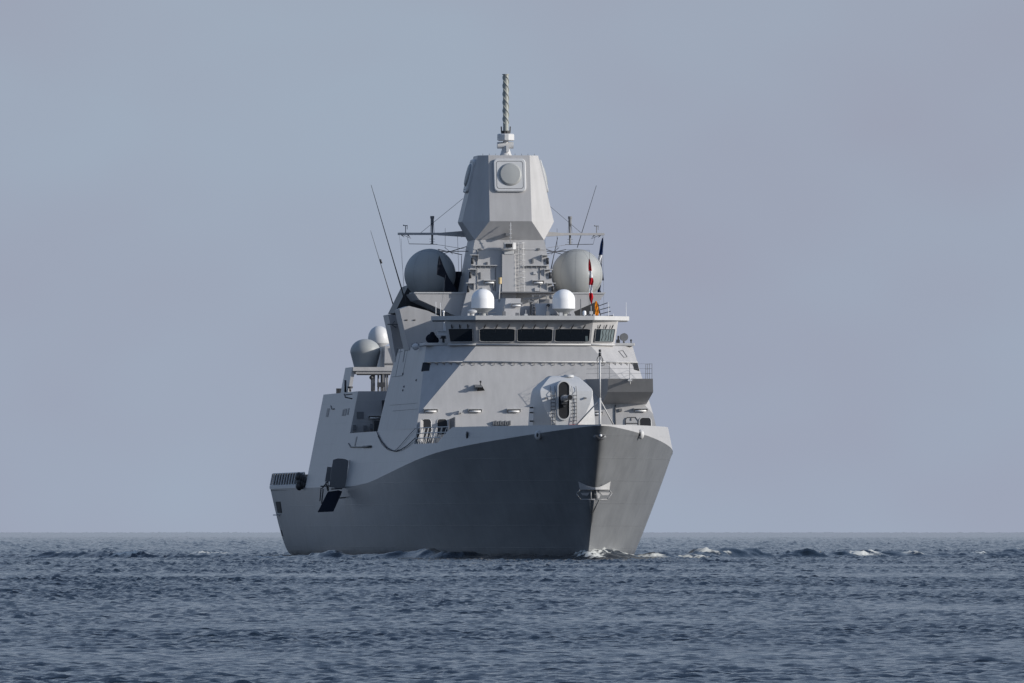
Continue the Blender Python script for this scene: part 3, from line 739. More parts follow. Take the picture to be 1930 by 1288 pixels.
# dark funnel side behind
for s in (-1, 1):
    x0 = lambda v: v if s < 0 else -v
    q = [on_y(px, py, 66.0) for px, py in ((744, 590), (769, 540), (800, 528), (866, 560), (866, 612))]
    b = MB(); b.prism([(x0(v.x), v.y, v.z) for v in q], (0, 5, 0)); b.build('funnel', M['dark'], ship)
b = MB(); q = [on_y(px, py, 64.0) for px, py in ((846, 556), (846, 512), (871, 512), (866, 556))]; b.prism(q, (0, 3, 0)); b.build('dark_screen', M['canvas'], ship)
# radome wings
for s in (-1, 1):
    zt = 19.2
    fr_ = [(s * 2.8, zt), (s * 6.95, zt), (s * 6.60, 18.72), (s * 3.75, 17.45), (s * 2.8, 17.45)]
    b = MB(); f0 = [Vector((x, 57.8, z)) for x, z in fr_]; f1 = [Vector((x * .97, 66.0, z)) for x, z in fr_]
    n5 = 5; b.add(f0 + f1, [tuple(range(5)), tuple(range(9, 4, -1))] + [(i, (i + 1) % 5, (i + 1) % 5 + 5, i + 5) for i in range(5)])
    wg = b.build('radome_wing', M['paint'], ship, sharp=5)
    b = MB(); b.box(min(s * 3.0, s * 6.97), max(s * 3.0, s * 6.97), 57.72, 57.84, 19.17, 19.26); b.build('wing_edge', M['trim'], wg)
    R = 1.87; c = Vector((s * 5.38, 62.0, 20.62)); a0 = math.degrees(math.asin(-1.36 / R))
    b = MB(); b.lathe(c, [(R * math.cos(math.radians(a)), R * math.sin(math.radians(a))) for a in np.linspace(a0, 90, 36)], 72)
    b.lathe(c, [(1.5, -1.45), (1.5, -1.33), (1.3, -1.33)], 48)
    rd = b.build('radome', M['dome'], ship, sharp=60)
    b = MB()
    for k in range(10):
        a = math.radians(36 * k + 8); P = [c + Vector((math.cos(a) * (R + .004) * math.cos(e), math.sin(a) * (R + .004) * math.cos(e), (R + .004) * math.sin(e))) for e in np.linspace(math.radians(-45), math.radians(62), 14)]
        b.path(P, .005, 4)
    P = [c + Vector((math.cos(a) * R * .44, math.sin(a) * R * .44, R * .90)) for a in np.linspace(0, 2 * math.pi, 37)]; b.path(P, .006, 4)
    b.build('panel_seam', M['mid'], rd)

# mast base house
b = MB()
b.hexa([(-4.3, 56.5, 15.2), (4.3, 56.5, 15.2), (4.3, 67, 15.2), (-4.3, 67, 15.2), (-3.2, 57.3, 19.2), (3.2, 57.3, 19.2), (3.2, 65, 19.2), (-3.2, 65, 19.2)])
b.build('mast_base', M['paint'], ship)
b = MB(); b.hexa([(-1.33, 49.6, 17.2), (-.20, 49.6, 17.2), (.10, 57, 17.2), (-2.3, 57, 17.2), (-1.12, 50.2, 18.7), (-.02, 50.2, 18.7), (.15, 57, 18.7), (-1.9, 57, 18.7)]); b.build('director_house', M['paint'], ship)
b = MB(); b.hexa([(-.1, 52.5, 17.2), (4.3, 52.5, 17.2), (4.3, 57, 17.2), (-.1, 57, 17.2), (.1, 53.2, 18.2), (4.0, 53.2, 18.2), (4.0, 57, 18.2), (.1, 57, 18.2)]); b.build('director_base', M['paint'], ship)
b = MB(); b.hexa([(.95, 50.2, 17.2), (2.85, 50.2, 17.2), (2.9, 53, 17.2), (.9, 53, 17.2), (1.1, 50.9, 18.35), (2.3, 50.9, 18.35), (2.4, 53, 18.35), (1.0, 53, 18.35)]); b.build('director_house', M['paint'], ship)
lamp_strip(on_y(973, 575, 49.9), .8, ship)

# ---------------------------------------------------------------- mast tower
MY = 60.5
b = MB()
def sq(h, z, yo=0): return [(-h, MY - h + yo, z), (h, MY - h + yo, z), (h, MY + h, z), (-h, MY + h, z)]
r0, r1, r2 = sq(3.18, 19.2), sq(2.62, 22.6), sq(2.52, 23.05)
b.add(r0 + r1 + r2, [(i, (i + 1) % 4, (i + 1) % 4 + 4, i + 4) for i in range(4)] + [(i + 4, (i + 1) % 4 + 4, (i + 1) % 4 + 8, i + 8) for i in range(4)])
mast = b.build('mast', M['paint'], ship, sharp=5)
def octa(a, w_, z): return [(-w_, MY - a, z), (w_, MY - a, z), (a, MY - w_, z), (a, MY + w_, z), (w_, MY + a, z), (-w_, MY + a, z), (-a, MY + w_, z), (-a, MY - w_, z)]
o1 = octa(3.35, 1.53, 24.4); o2 = octa(2.2, 1.50, 29.2)
b = MB()
b.add(o1 + o2, [(i, (i + 1) % 8, (i + 1) % 8 + 8, i + 8) for i in range(8)] + [tuple(range(8, 16))])
S = r2
b.add(o1 + S, [(0, 1, 9, 8), (1, 2, 9), (2, 3, 10, 9), (3, 4, 10), (4, 5, 11, 10), (5, 6, 11), (6, 7, 8, 11), (7, 0, 8)])
head = b.build('mast_head', M['paint'], mast, sharp=5)
def apar(ang):
    # flat array panel with round boss, built on the front then turned about the mast axis
    def tr(p):
        q = Matrix.Rotation(ang, 3, 'Z') @ Vector((p[0], p[1] - MY, p[2])); return (q.x, q.y + MY, q.z)
    k = (3.35 - 2.2) / (29.2 - 24.4)
    def S_(x, z, off): return Vector((x, MY - 3.35 + k * (z - 24.4) - off * .97, z + off * .23))
    def rr(x0, x1, z0, z1, r, off, n=6):
        P = []
        for cx_, cz_, a0 in ((x1 - r, z0 + r, -90), (x1 - r, z1 - r, 0), (x0 + r, z1 - r, 90), (x0 + r, z0 + r, 180)):
            for t in range(n): a = math.radians(a0 + 90 * t / (n - 1)); P.append(S_(cx_ + r * math.cos(a), cz_ + r * math.sin(a), off))
        return P
    def emit(name, loops, mat, cap=True):
        b = MB(); N_ = len(loops[0]); vs = [tr(p) for l in loops for p in l]
        fs = [(i * N_ + j, i * N_ + (j + 1) % N_, (i + 1) * N_ + (j + 1) % N_, (i + 1) * N_ + j) for i in range(len(loops) - 1) for j in range(N_)]
        b.add(vs, fs, False)
        if cap: b.add([tr(p) for p in loops[-1]], [tuple(range(N_))])
        return b.build(name, mat, mast, sharp=20)
    x0, x1, z0, z1 = -1.17, 1.17, 26.52, 28.92
    emit('radar_panel', [rr(x0, x1, z0, z1, .3, -.02), rr(x0, x1, z0, z1, .3, .16), rr(x0 + .05, x1 - .05, z0 + .05, z1 - .05, .27, .2), rr(x0 + .2, x1 - .2, z0 + .2, z1 - .2, .2, .2)], M['gun'])
    emit('radar_panel_groove', [rr(x0 + .19, x1 - .19, z0 + .19, z1 - .19, .2, .205), rr(x0 + .22, x1 - .22, z0 + .22, z1 - .22, .18, .207)], M['dark'], False)
    c0 = (0.03, 27.76); n_ = 40; R = .83
    loops = []
    for e in (0, .05, .1, .13):
        rr_ = R - (0 if e == 0 else (e / .13) ** 2 * .12); loops.append([S_(c0[0] + rr_ * math.cos(2 * math.pi * t / n_), c0[1] + rr_ * math.sin(2 * math.pi * t / n_), .21 + e) for t in range(n_)])
    for rr_ in (.5, .25): loops.append([S_(c0[0] + rr_ * math.cos(2 * math.pi * t / n_), c0[1] + rr_ * math.sin(2 * math.pi * t / n_), .21 + .13 + (.71 - rr_) * .08) for t in range(n_)])
    o = emit('radar_face', loops, M['dome'])
    for p_ in o.data.polygons: p_.use_smooth = True
for i in range(4): apar(i * math.pi / 2)

# roof details and pole antenna
b = MB()
for i in range(9): b.tube((-1.9 + i * .47, MY - 2.1, 29.2), (-1.9 + i * .47, MY - 2.1, 29.32), .02, n=4)
b.build('roof_studs', M['mid'], mast)
b = MB(); b.lathe((0, MY, 29.2), [(.48, 0), (.42, .1), (.26, .55), (.24, .75)], 20); b.box(-.02, .18, MY - .5, MY - .2, 29.5, 29.95); b.build('antenna_base', M['trim'], mast)
b = MB(); b.tube((-.62, MY, 29.98), (.55, MY, 29.98), .24, n=18); b.build('rotating_antenna', M['trim'], mast, sharp=40)
b = MB(); b.lathe((0, MY, 30.3), [(0, 0), (.52, 0), (.62, .06), (.62, .46), (.55, .52), (0, .52)], 14, False); b.lathe((0, MY, 30.2), [(.2, -.1), (.2, .1)], 12); b.build('antenna_drum', M['pale'], mast)
b = MB(); b.lathe((0, MY, 30.82), [(.30, 0), (.32, .2), (.24, .22)], 18)
for i in range(10):
    a = 2 * math.pi * i / 10; b.tube((.3 * math.cos(a), MY + .3 * math.sin(a), 30.82), (.3 * math.cos(a), MY + .3 * math.sin(a), 31.05), .03, n=5)
for s in (-1, 1): b.tube((s * .31, MY, 30.9), (s * .33, MY, 31.35), .045)
b.build('antenna_collar', M['dark'], mast)
b = MB(); b.tube((0, MY, 31.0), (0, MY, 35.1), .20, n=24); pole = b.build('pole_antenna', M['mastg'], mast)
b = MB()
for k in range(3):
    prev = None
    for i in range(90):
        t = i / 89; a = -2 * math.pi * (t * 1.9) + k * 2.094; r_ = .235
        z = 31.55 + t * 3.45; cur = (.215 * math.cos(a), MY + .215 * math.sin(a), z)
        if prev: b.tube(prev, cur, .03, n=5)
        prev = cur
b.tube((0, MY, 35.1), (0, MY, 35.16), .26, n=24)
b.build('antenna_spiral', M['mastg'], mast)

# central column with electro-optical device, ladder, platforms, lamps
b = MB(); b.hexa([(-.68, 56.75, 18.0), (.36, 56.75, 18.0), (.62, 58.2, 18.0), (-.68, 58.2, 18.0), (-.60, 57.35, 22.02), (.30, 57.35, 22.02), (.52, 58.2, 22.02), (-.60, 58.2, 22.02)])
b.build('mast_column', M['paint'], mast)
b = MB(); b.hexa([(-.42, 57.3, 22.02), (.22, 57.3, 22.02), (.3, 58, 22.02), (-.42, 58, 22.02), (-.5, 57.3, 22.3), (.22, 57.3, 22.3), (.35, 58, 22.3), (-.5, 58, 22.3)])
b.hexa([(-.5, 56.8, 22.36), (.12, 56.8, 22.36), (.42, 57.4, 22.36), (-.5, 57.4, 22.36), (-.52, 56.7, 22.85), (.14, 56.7, 22.85), (.40, 57.4, 22.85), (-.52, 57.4, 22.85)])
eo = b.build('camera_housing', M['gun'], mast)
b = MB()
for i in range(3): b.box(-.40 + i * .17, -.28 + i * .17, 56.66, 56.8, 22.5, 22.76)
b.build('camera_lens', M['black'], mast)
b = MB(); b.tube((-.03, 57.0, 22.85), (-.03, 57.0, 24.3), .03)
for z in (23.2, 23.5, 23.8, 24.1): b.tube((-.12, 57.0, z), (.06, 57.0, z), .03, n=5)
b.build('stub_antenna', M['trim'], mast)
b = MB(); b.box(-.35, -.02, 57.35, 57.8, 23.35, 23.55); b.build('head_lamp', M['mid'], mast)
b = MB()
yl = lambda z: MY - (3.18 - (z - 19.2) * .165) - .16
for x in (.62, .98): b.path([(x, yl(19.3), 19.3), (x, yl(22.9), 22.9)], .022, 5)
for i in range(15): z = 19.4 + i * .24; b.tube((.62, yl(z), z), (.98, yl(z), z), .022, n=5)
for i in range(8):
    z = 19.9 + i * .42; b.path([(.6, yl(z), z), (.55, yl(z) - .35, z), (.8, yl(z) - .55, z), (1.05, yl(z) - .35, z), (1.0, yl(z), z)], .015, 4)
b.build('ladder', M['trim'], mast)
def mfy(z): return MY - (3.18 - (z - 19.2) * .165)
for i, (px, py, s) in enumerate(((895, 483, -1), (892, 510, -1), (888, 536, -1), (1024, 483, 1), (1030, 510, 1), (1037, 536, 1))):
    z = EYE + (1004 - py) * .03855; h_ = 3.18 - (z - 19.2) * .165
    b = MB(); x = s * (h_ - .12); b.box(x - .32, x + .32, MY - h_ - .34, MY - h_ + .2, z, z + .05); b.prism([(x - s * .30, MY - h_ - .30, z), (x - s * .30, MY - h_ + .1, z), (x - s * .30, MY - h_ + .1, z - .95), ], (s * .04, 0, 0))
    lp = b.build('lamp_shelf', M['trim'], mast)
    b = MB(); xx = s * (h_ + .02); b.tube((xx, MY - h_ - .14, z - .62), (xx, MY - h_ - .14, z - .18), .095, n=10); b.build('navigation_light', M['dark'], mast)
    b = MB(); b.box(x - .06 - s * .1, x + .06 - s * .1, MY - h_ - .08, MY - h_ + .05, z - .6, z - .3); b.build('lamp_box', M['mid'], mast)
b = MB()
for z, x0_, x1_ in ((21.18, -2.75, -.95), (21.18, 1.0, 2.8), (22.35, -2.6, 2.6)):
    y_ = mfy(z); dpt = .26 if z < 22 else .05
    b.box(x0_, x1_, y_ - dpt, y_ + .1, z, z + .05)
    if z < 22:
        for i in range(5): x = x0_ + (x1_ - x0_) * (i + .5) / 5; b.prism([(x, y_ - .24, z), (x, y_ + .05, z), (x, y_ + .05, z - .3)], (.04, 0, 0))
b.build('mast_ledge', M['trim'], mast)
for px in (922, 1014): z = EYE + (1004 - 532) * .03855; q = on_y(px, 532, mfy(z) - .05); lamp_strip(q, .85, mast)
b = MB(); b.box(-.9, 3.3, 55.9, 57.3, 19.20, 19.28); b.build('catwalk', M['mid'], mast)
b = MB()
for x in np.linspace(1.3, 3.3, 5): b.tube((x, 54.4, 18.3), (x, 54.4, 19.0), .04, n=5)
b.tube((1.2, 54.4, 19.0), (3.4, 54.4, 19.0), .03); b.box(1.8, 2.5, 54.3, 55.0, 18.2, 18.7); q = on_y(1039, 560, 54); b.ball(q, .16)
b.build('signal_deck_gear', M['mid'], ship)
for px, py, w_, h_ in ((905, 520, .12, .5), (912, 545, .3, .2), (930, 540, .1, .6), (1008, 515, .25, .2), (1012, 546, .35, .25), (905, 470, .2, .12), (1015, 470, .2, .15), (918, 498, .12, .3), (1004, 492, .14, .35)):
    z = EYE + (1004 - py) * .03855; q = on_y(px, py, mfy(z)); b = MB(); b.box(q.x - w_ / 2, q.x + w_ / 2, q.y - .12, q.y + .1, q.z - h_ / 2, q.z + h_ / 2); b.build('junction_box', M['trim' if w_ > .2 else 'mid'], mast, bevel=.015)
for px, a_, b_ in ((900, 470, 545), (934, 505, 549), (1018, 505, 549)):
    z0_ = EYE + (1004 - b_) * .03855; z1_ = EYE + (1004 - a_) * .03855; b = MB(); b.tube(on_y(px, b_, mfy(z0_) - .05), on_y(px - (3 if px < 950 else -3) * 0, a_, mfy(z1_) - .05), .03, n=5); b.build('cable_conduit', M['mid'], mast)
for i in range(10):
    px = 925 + i * 21 + (i * 13 % 9); py = 597 - (i * 5 % 7); q = on_y(px, py, 47.5 + (i % 3) * .6); h_ = .12 + .1 * (i * 7 % 4); b = MB(); b.box(q.x - .12, q.x + .12, q.y - .1, q.y + .15, 17.32, 17.32 + h_)
    if i % 2: b.tube((q.x, q.y, 17.3), (q.x, q.y, 17.5 + h_ * 1.5), .025, n=5)
    b.build('roof_fitting', M['mid' if i % 3 else 'trim'], ship, bevel=.01)
b = MB(); b.path([(x, 46.9, 17.34) for x in (-3.8, 3.8)], .03, 5); b.path([(-3.8, 46.9, 17.62), (-2.2, 46.9, 17.62)], .02, 5); b.build('roof_pipe', M['mid'], ship)
# navigation radar: tilted bar scanner on a lattice stand
b = MB(); q = on_y(998, 565, 52.5)
b.tube((q.x + .2, q.y, 17.4), (q.x + .1, q.y, q.z), .12); b.box(q.x - .12, q.x + .3, q.y - .2, q.y + .2, q.z - .2, q.z - .02); rs = b.build('radar_pedestal', M['mid'], ship)
b = MB(); b.hexa([(q.x - .45, q.y - .1, q.z - .02), (q.x + .85, q.y - .5, q.z + .12), (q.x + .85, q.y - .3, q.z + .12), (q.x - .45, q.y + .1, q.z - .02), (q.x - .45, q.y - .1, q.z + .10), (q.x + .85, q.y - .5, q.z + .24), (q.x + .85, q.y - .3, q.z + .24), (q.x - .45, q.y + .1, q.z + .10)]); b.build('radar_scanner', M['mid'], rs)
b = MB()
q0 = on_y(1000, 599, 50); q1 = on_y(1007, 568, 51.5)
for dx in (0, .25): b.tube(q0 + Vector((dx, 0, 0)), q1 + Vector((dx, 0, 0)), .03, n=5)
for t in np.linspace(.1, .9, 6): b.tube(q0.lerp(q1, t), q0.lerp(q1, t) + Vector((.25, 0, 0)), .025, n=5)
q0 = on_y(1042, 599, 50); q1 = on_y(1032, 577, 51.5)
for dx in (0, .25): b.tube(q0 + Vector((dx, 0, 0)), q1 + Vector((dx, 0, 0)), .03, n=5)
for t in np.linspace(.1, .9, 5): b.tube(q0.lerp(q1, t), q0.lerp(q1, t) + Vector((.25, 0, 0)), .025, n=5)
b.build('ladder', M['mid'], ship)
b = MB(); q = on_y(1007.5, 592, 47); b.tube((q.x, 47, 17.3), (q.x, 47, 17.85), .09, n=10); b.tube((q.x, 47, 17.9), (q.x, 47, 18.02), .09, n=10); b.build('lantern', M['dark'], ship)
q = on_y(1032, 576, 51); b = MB(); b.tube(q, q + Vector((0, -.5, 0)), .1, .12, 12); b.build('floodlight', M['dark'], ship)
b = MB(); b.box(q.x - .9, q.x - .1, q.y, q.y + .3, q.z - .02, q.z + .05); b.build('floodlight_arm', M['mid'], ship)

# white domes on the bridge roof
for x in (-3.0, 3.02):
    c = Vector((x, 49.7 if x > 0 else 48.2, 17.32)); b = MB()
    b.lathe(c, [(.80, .625), (.82, .64), (.82, 1.25)] + [(.82 * math.cos(a), 1.25 + .78 * math.sin(a)) for a in [math.radians(d) for d in range(6, 91, 6)]], 48)
    rd = b.build('radome', M['white'], ship, sharp=40)
    b = MB(); b.lathe(c, [(.22, 0), (.24, .25), (.80, .62)], 40); b.build('radome_base', M['dome'], rd)  # cone beneath the white dome: its shade is put into the grey colour
    b = MB()
    for k in range(3): a = 2.1 * k + .4; b.tube(c + Vector((.5 * math.cos(a), .5 * math.sin(a), 0)), c + Vector((.28 * math.cos(a), .28 * math.sin(a), .42)), .035)
    b.build('radome_stand', M['mid'], rd)
b = MB(); q = on_y(890, 592, 46.5); b.lathe((q.x, q.y, 17.32), [(.15, 0), (.15, .2), (.32, .3), (.36, .42), (.2, .5), (0, .52)], 20); b.box(q.x - .35, q.x - .2, 46.3, 46.6, 17.32, 17.6); b.build('small_radome', M['trim'], ship)
b = MB(); q = on_y(1101.5, 593, 46); b.lathe((q.x, q.y, 17.32), [(.05, 0), (.05, .1), (.13, .14), (.13, .34), (.1, .42), (0, .45)], 16); b.build('small_radome', M['white'], ship)
b = MB(); q = on_y(1111, 597, 46); b.box(q.x - .1, q.x + .1, 46, 46.2, 17.32, 17.5); b.ball((q.x + .25, 46.1, 17.42), .09); b.build('roof_fitting', M['mid'], ship)
def whip(p, q, r0, r1, name='whip_antenna', mat='dark', parent=None):
    b = MB(); p = Vector(p); q = Vector(q); mid_ = p.lerp(q, .35); b.tube(p, mid_, r0, (r0 + r1) / 2, 6); b.tube(mid_, q, (r0 + r1) / 2, r1, 6); return b.build(name, M[mat], parent or ship)
for px, py in ((821.5, 569), (830.5, 571)): q = on_y(px, py, 46.2); whip((q.x, 46.2, 17.32), q, .028, .018, 'rod_antenna', 'white')
q = on_y(836, 588, 46); b = MB(); b.tube((q.x, 46, 17.32), (q.x, 46, q.z), .05); b.ball(q, .09); b.build('rod_antenna', M['white'], ship)
q = on_y(1094.5, 564, 47); whip((q.x, 47, 17.32), q, .04, .03, 'rod_antenna', 'mid')
for px, py in ((1147, 570), (1180, 570), (1156, 592)): q = on_y(px, py, 44.8); whip((q.x, 44.8, 17.32), q, .022, .015, 'rod_antenna', 'white')
b = MB()
for (x0_, y0_), (x1_, y1_) in (((1128, 577), (1145, 571)), ((1131, 584), (1150, 579)), ((1132, 592), (1151, 587)), ((1133, 597), (1156, 595))): b.tube(on_y(x0_, y0_, 45.6), on_y(x1_, y1_, 45.6), .03, n=5)
b.tube(on_y(1127, 573, 45.6), on_y(1133, 600, 45.6), .03, n=5); b.build('signal_yard_arm', M['dark'], ship)
b = MB(); q0 = on_y(940, 570, 52); q1 = on_y(942.3, 534, 52); b.tube(q0, q1, .05); b.build('beacon_pole', M['trim'], ship)
b = MB(); q = on_y(942.3, 528, 52); b.tube(q + Vector((0, 0, -.28)), q + Vector((0, 0, .18)), .13, n=16); b.build('beacon_cap', M['tan'], ship)

# ---------------------------------------------------------------- yards and antennas aloft
YY = 63.6; zy = 23.62
for s in (-1, 1):
    b = MB(); tip = s * 7.55
    b.hexa([(min(tip, s * 2.4), YY - .3, zy - .10), (max(tip, s * 2.4), YY - .3, zy - .10), (max(tip, s * 2.4), YY + .3, zy - .10), (min(tip, s * 2.4), YY + .3, zy - .10),
            (min(tip, s * 2.4), YY - .3, zy + .06), (max(tip, s * 2.4), YY - .3, zy + .06), (max(tip, s * 2.4), YY + .3, zy + .06), (min(tip, s * 2.4), YY + .3, zy + .06)])
    b.hexa([(s * 2.3, YY - .4, zy - .26), (s * 4.6, YY - .3, zy - .12), (s * 4.6, YY + .3, zy - .12), (s * 2.3, YY + .4, zy - .26), (s * 2.3, YY - .4, zy + .24), (s * 4.6, YY - .3, zy + .05), (s * 4.6, YY + .3, zy + .05), (s * 2.3, YY + .4, zy + .24)] if s > 0 else
           [(s * 4.6, YY - .3, zy - .12), (s * 2.3, YY - .4, zy - .26), (s * 2.3, YY + .4, zy - .26), (s * 4.6, YY + .3, zy - .12), (s * 4.6, YY - .3, zy + .05), (s * 2.3, YY - .4, zy + .24), (s * 2.3, YY + .4, zy + .24), (s * 4.6, YY + .3, zy + .05)])
    b.hexa([(s * 2.2 - .5, YY - .8, zy + .1), (s * 2.2 + .5, YY - .8, zy + .1), (s * 2.2 + .5, YY + .4, zy + .1), (s * 2.2 - .5, YY + .4, zy + .1), (s * 2.6 - .5, YY - .9, zy + .7), (s * 2.6 + .5, YY - .9, zy + .7), (s * 2.6 + .5, YY + .4, zy + .7), (s * 2.6 - .5, YY + .4, zy + .7)])
    yd = b.build('yard', M['paint'], mast)
    xa = s * 5.05
    b = MB(); b.tube((xa, YY, zy - .75), (xa, YY, zy + .85), .075); b.tube((xa, YY, zy + .62), (xa, YY, zy + 1.22), .12, n=12); b.tube((xa, YY, zy + 1.1), (xa, YY, zy + 1.28), .15, n=12)
    for dx in (-.16, .16): b.tube((xa + dx, YY, zy - .1), (xa + dx * .5, YY, zy + .9), .02, n=4)
    for z in (-.6, -.4): b.tube((xa - .2, YY, zy + z), (xa + .2, YY, zy + z), .02, n=4)
    b.build('yard_antenna', M['mid'], mast)
    xt = s * 7.0; b = MB(); b.tube((xt, YY, zy), (xt, YY, zy + .6), .03); b.tube((xt - .15, YY, zy + .58), (xt + .15, YY, zy + .58), .03); b.tube((xt + .12, YY, zy + .58), (xt + .12, YY, zy + .3), .02); b.ball((xt - .14, YY, zy + .6), .05); b.build('wind_sensor', M['mid'], mast)
    b = MB(); b.tube((s * 5.9, YY, zy + .05), (s * 2.86, YY - .6, zy + 2.55), .018, n=4); b.build('stay_wire', M['wire'], mast)
    b = MB(); b.tube((s * 6.75, YY, zy - .75), (s * 4.7, YY, zy - .78), .03, n=4); b.tube((s * 5.2, YY, zy - .72), (s * 2.7, YY - 1, zy - 1.15), .018, n=4)
    b.tube((s * 7.2, YY, zy - .1), (s * 6.6, YY, zy - .35), .02, n=4); b.tube((s * 6.9, YY, zy - .15), (s * 6.75, YY, zy - .75), .014, n=4)
    b.tube((s * 4.4, YY - .5, zy - 1.5), (s * 2.6, YY - .5, zy - .95), .03, n=5); b.tube((s * 4.7, YY - .5, zy - 1.15), (s * 2.9, YY - .5, zy - 1.55), .03, n=5); b.tube((s * 5.5, YY - 2, zy - 1.35), (s * 2.6, YY - 2.5, zy - 1.32), .03, n=5); b.tube((s * 4.2, YY - .5, zy - 1.0), (s * 3.6, YY - .5, zy - 1.5), .022, n=4)
    b.tube((s * 4.1, YY, zy + .4), (s * 4.1, YY, zy - 1.1), .015, n=4); b.tube((s * 3.2, YY, zy - .1), (s * 3.2, YY - 1, zy - 3.2), .015, n=4)
    b.tube((s * 7.45, YY, zy - .1), (s * 7.2, YY - 3, 17.5), .008, n=4)
    b.build('rigging', M['wire'], mast)
    b = MB()
    for x in (7.35, 6.9, 3.1): b.prism([(s * x, YY, zy - .1), (s * (x - .25), YY, zy - .28), (s * (x - .12), YY, zy - .1)], (0, .1, 0))
    b.build('yard_bracket', M['dark'], mast)
whip(on_y(762, 562, 66), on_y(699.5, 349, 66), .055, .018)
whip(on_y(745, 588, 72), on_y(698.5, 435, 72), .05, .012); b = MB(); b.tube(on_y(716.5, 489, 72), on_y(719, 497, 72), .075); b.build('antenna_coupling', M['dark'], ship)
whip(on_y(1088, 467, 66), on_y(1124, 350, 66), .03, .016)
whip(on_y(1038, 510, 64), on_y(1051, 448, 64), .04, .02)
whip(on_y(870, 520, 62), on_y(870, 482, 62), .03, .02, 'rod_antenna', 'dark')

# ---------------------------------------------------------------- starboard side: open shell door and landing platform
p0 = on_side(655, 924); p1 = on_side(662, 868)
yd0 = 84.5
b = MB()
def sd(px, py, y=yd0): return on_y(px, py, y)
pix = [(621, 918), (623, 895), (628, 867), (636, 864.5), (645, 864.6), (652, 866), (657, 869), (651, 920), (640, 922)]
b.prism([sd(x, y) for x, y in pix], (0, .14, 0)); door_ = b.build('shell_door', M['mid'], ship)
b = MB(); b.prism([sd(x, y, yd0 - .05) for x, y in ((659.5, 867), (662, 868), (655.5, 921), (652, 921))], (0, .4, 0)); b.build('door_hinge', M['dark'], door_)
b = MB(); b.prism([sd(x, y, yd0 + 1.2) for x, y in ((617, 880), (626, 881), (622, 908), (612.5, 908))], (0, .12, 0)); b.build('shell_door', M['mid'], ship)
b = MB(); P = [on_y(638, 925, 84.2), on_y(645, 927, 84.2), on_y(628.5, 964.5, 81.5), on_y(599, 966, 81.5), on_y(618, 928, 84.2)]
b.prism(P, (0, .12, .03)); b.build('lowered_door', M['canvas'], ship)
for (a0, c0), (a1, c1) in (((604, 917), (622, 916)), ((617, 908), (607, 921)), ((614, 909), (618, 926)), ((618, 908), (619, 926)), ((605, 920), (603, 945)), ((609, 922), (606, 950)), ((640, 939), (652, 938)), ((624, 922), (645, 921))):
    b = MB(); b.tube(sd(a0, c0), sd(a1, c1), .05, n=5); b.build('door_strut', M['dark'], ship)

# side opening aft with ledge; small ones
def hull_side_pt(px, py):
    best = None
    for y in np.linspace(90, 143, 500):
        p = on_y(px, py, y)
        # evaluate hull breadth
        zk = 5.26; s_ = max(0, min(1, p.z / zk)); b0 = wl(max(0, y - 8.05 * (1 - s_)) ); bb_ = b0 + (9.4 - b0) * s_ ** .48
        d = abs(-bb_ - p.x)
        if best is None or d < best[0]: best = (d, p)
    return best[1]
q = [hull_side_pt(px, py) for px, py in ((520, 946), (528.5, 946), (531.5, 967), (524, 967))]
b = MB(); b.prism([v + Vector((-.04, 0, 0)) for v in q], (.1, 0, 0)); b.build('side_opening', M['black'], hull)
b = MB(); v = hull_side_pt(525, 971); b.box(v.x - .3, v.x + .1, v.y - 1.5, v.y + 1.5, v.z - .04, v.z + .04); b.build('side_ledge', M['trim'], hull)
q = [hull_side_pt(px, py) for px, py in ((529.5, 1000), (531, 1000), (534, 1011), (532, 1011))]
b = MB(); b.prism([v + Vector((-.04, 0, 0)) for v in q], (.1, 0, 0)); b.build('side_opening', M['dark'], hull)
# anchor pocket/scupper on the bulwark
b = MB(); p = lug(880, 826, -1); p.x -= .0
yy = 22.0
for yy in np.linspace(10, 30, 300):
    pp = on_y(880, 820, yy); xx = -(kn(yy) - .197 * (pp.z - kzf(yy)))
    if xx >= pp.x - .02 and abs(xx - pp.x) < .06: break
b.ball(pp, .16, 12, (.5, 1.3, 1.6)); b.build('scupper', M['dark'], ship)

# flight deck nets raised along the edge
b = MB(); bn = MB()
y0, y1 = 118.5, 144.3; zb_, zt_ = 5.52, 6.45; xo = -9.38; nn_ = 12
for i in range(nn_ + 1):
    y = y0 + (y1 - y0) * i / nn_; b.tube((xo - .03, y, zb_), (xo + .15, y, zt_), .075, n=5)
for i in range(nn_):
    pass
for z in (zb_, zt_): b.tube((xo + .18 * (z - zb_) / .93, y0, z), (xo + .18 * (z - zb_) / .93, y1, z), .045, n=5)
netf = b.build('flight_deck_net_frame', M['trim'], ship)
bn.prism([(xo + .06, y0, zb_), (xo + .06, y1, zb_), (xo + .22, y1, zt_ - .04), (xo + .22, y0, zt_ - .04)], (.03, 0, 0)); bn.build('net', M['net'], netf)
# transom nets
b = MB(); b.prism([(-9.3, LEN - .1, 5.5), (9.3, LEN - .1, 5.5), (9.1, LEN - .1, 6.4), (-9.1, LEN - .1, 6.4)], (0, .05, 0)); b.build('net', M['net'], netf)
b = MB()
for i in range(9):
    px = 563 + (i * 7 % 12); py = 899 + (i * 5 % 18); q = on_y(px, py, 117.5); b.ball(q, .28, 8, (1, 1, 1.3))
b.build('deck_gear', M['dark'], ship)

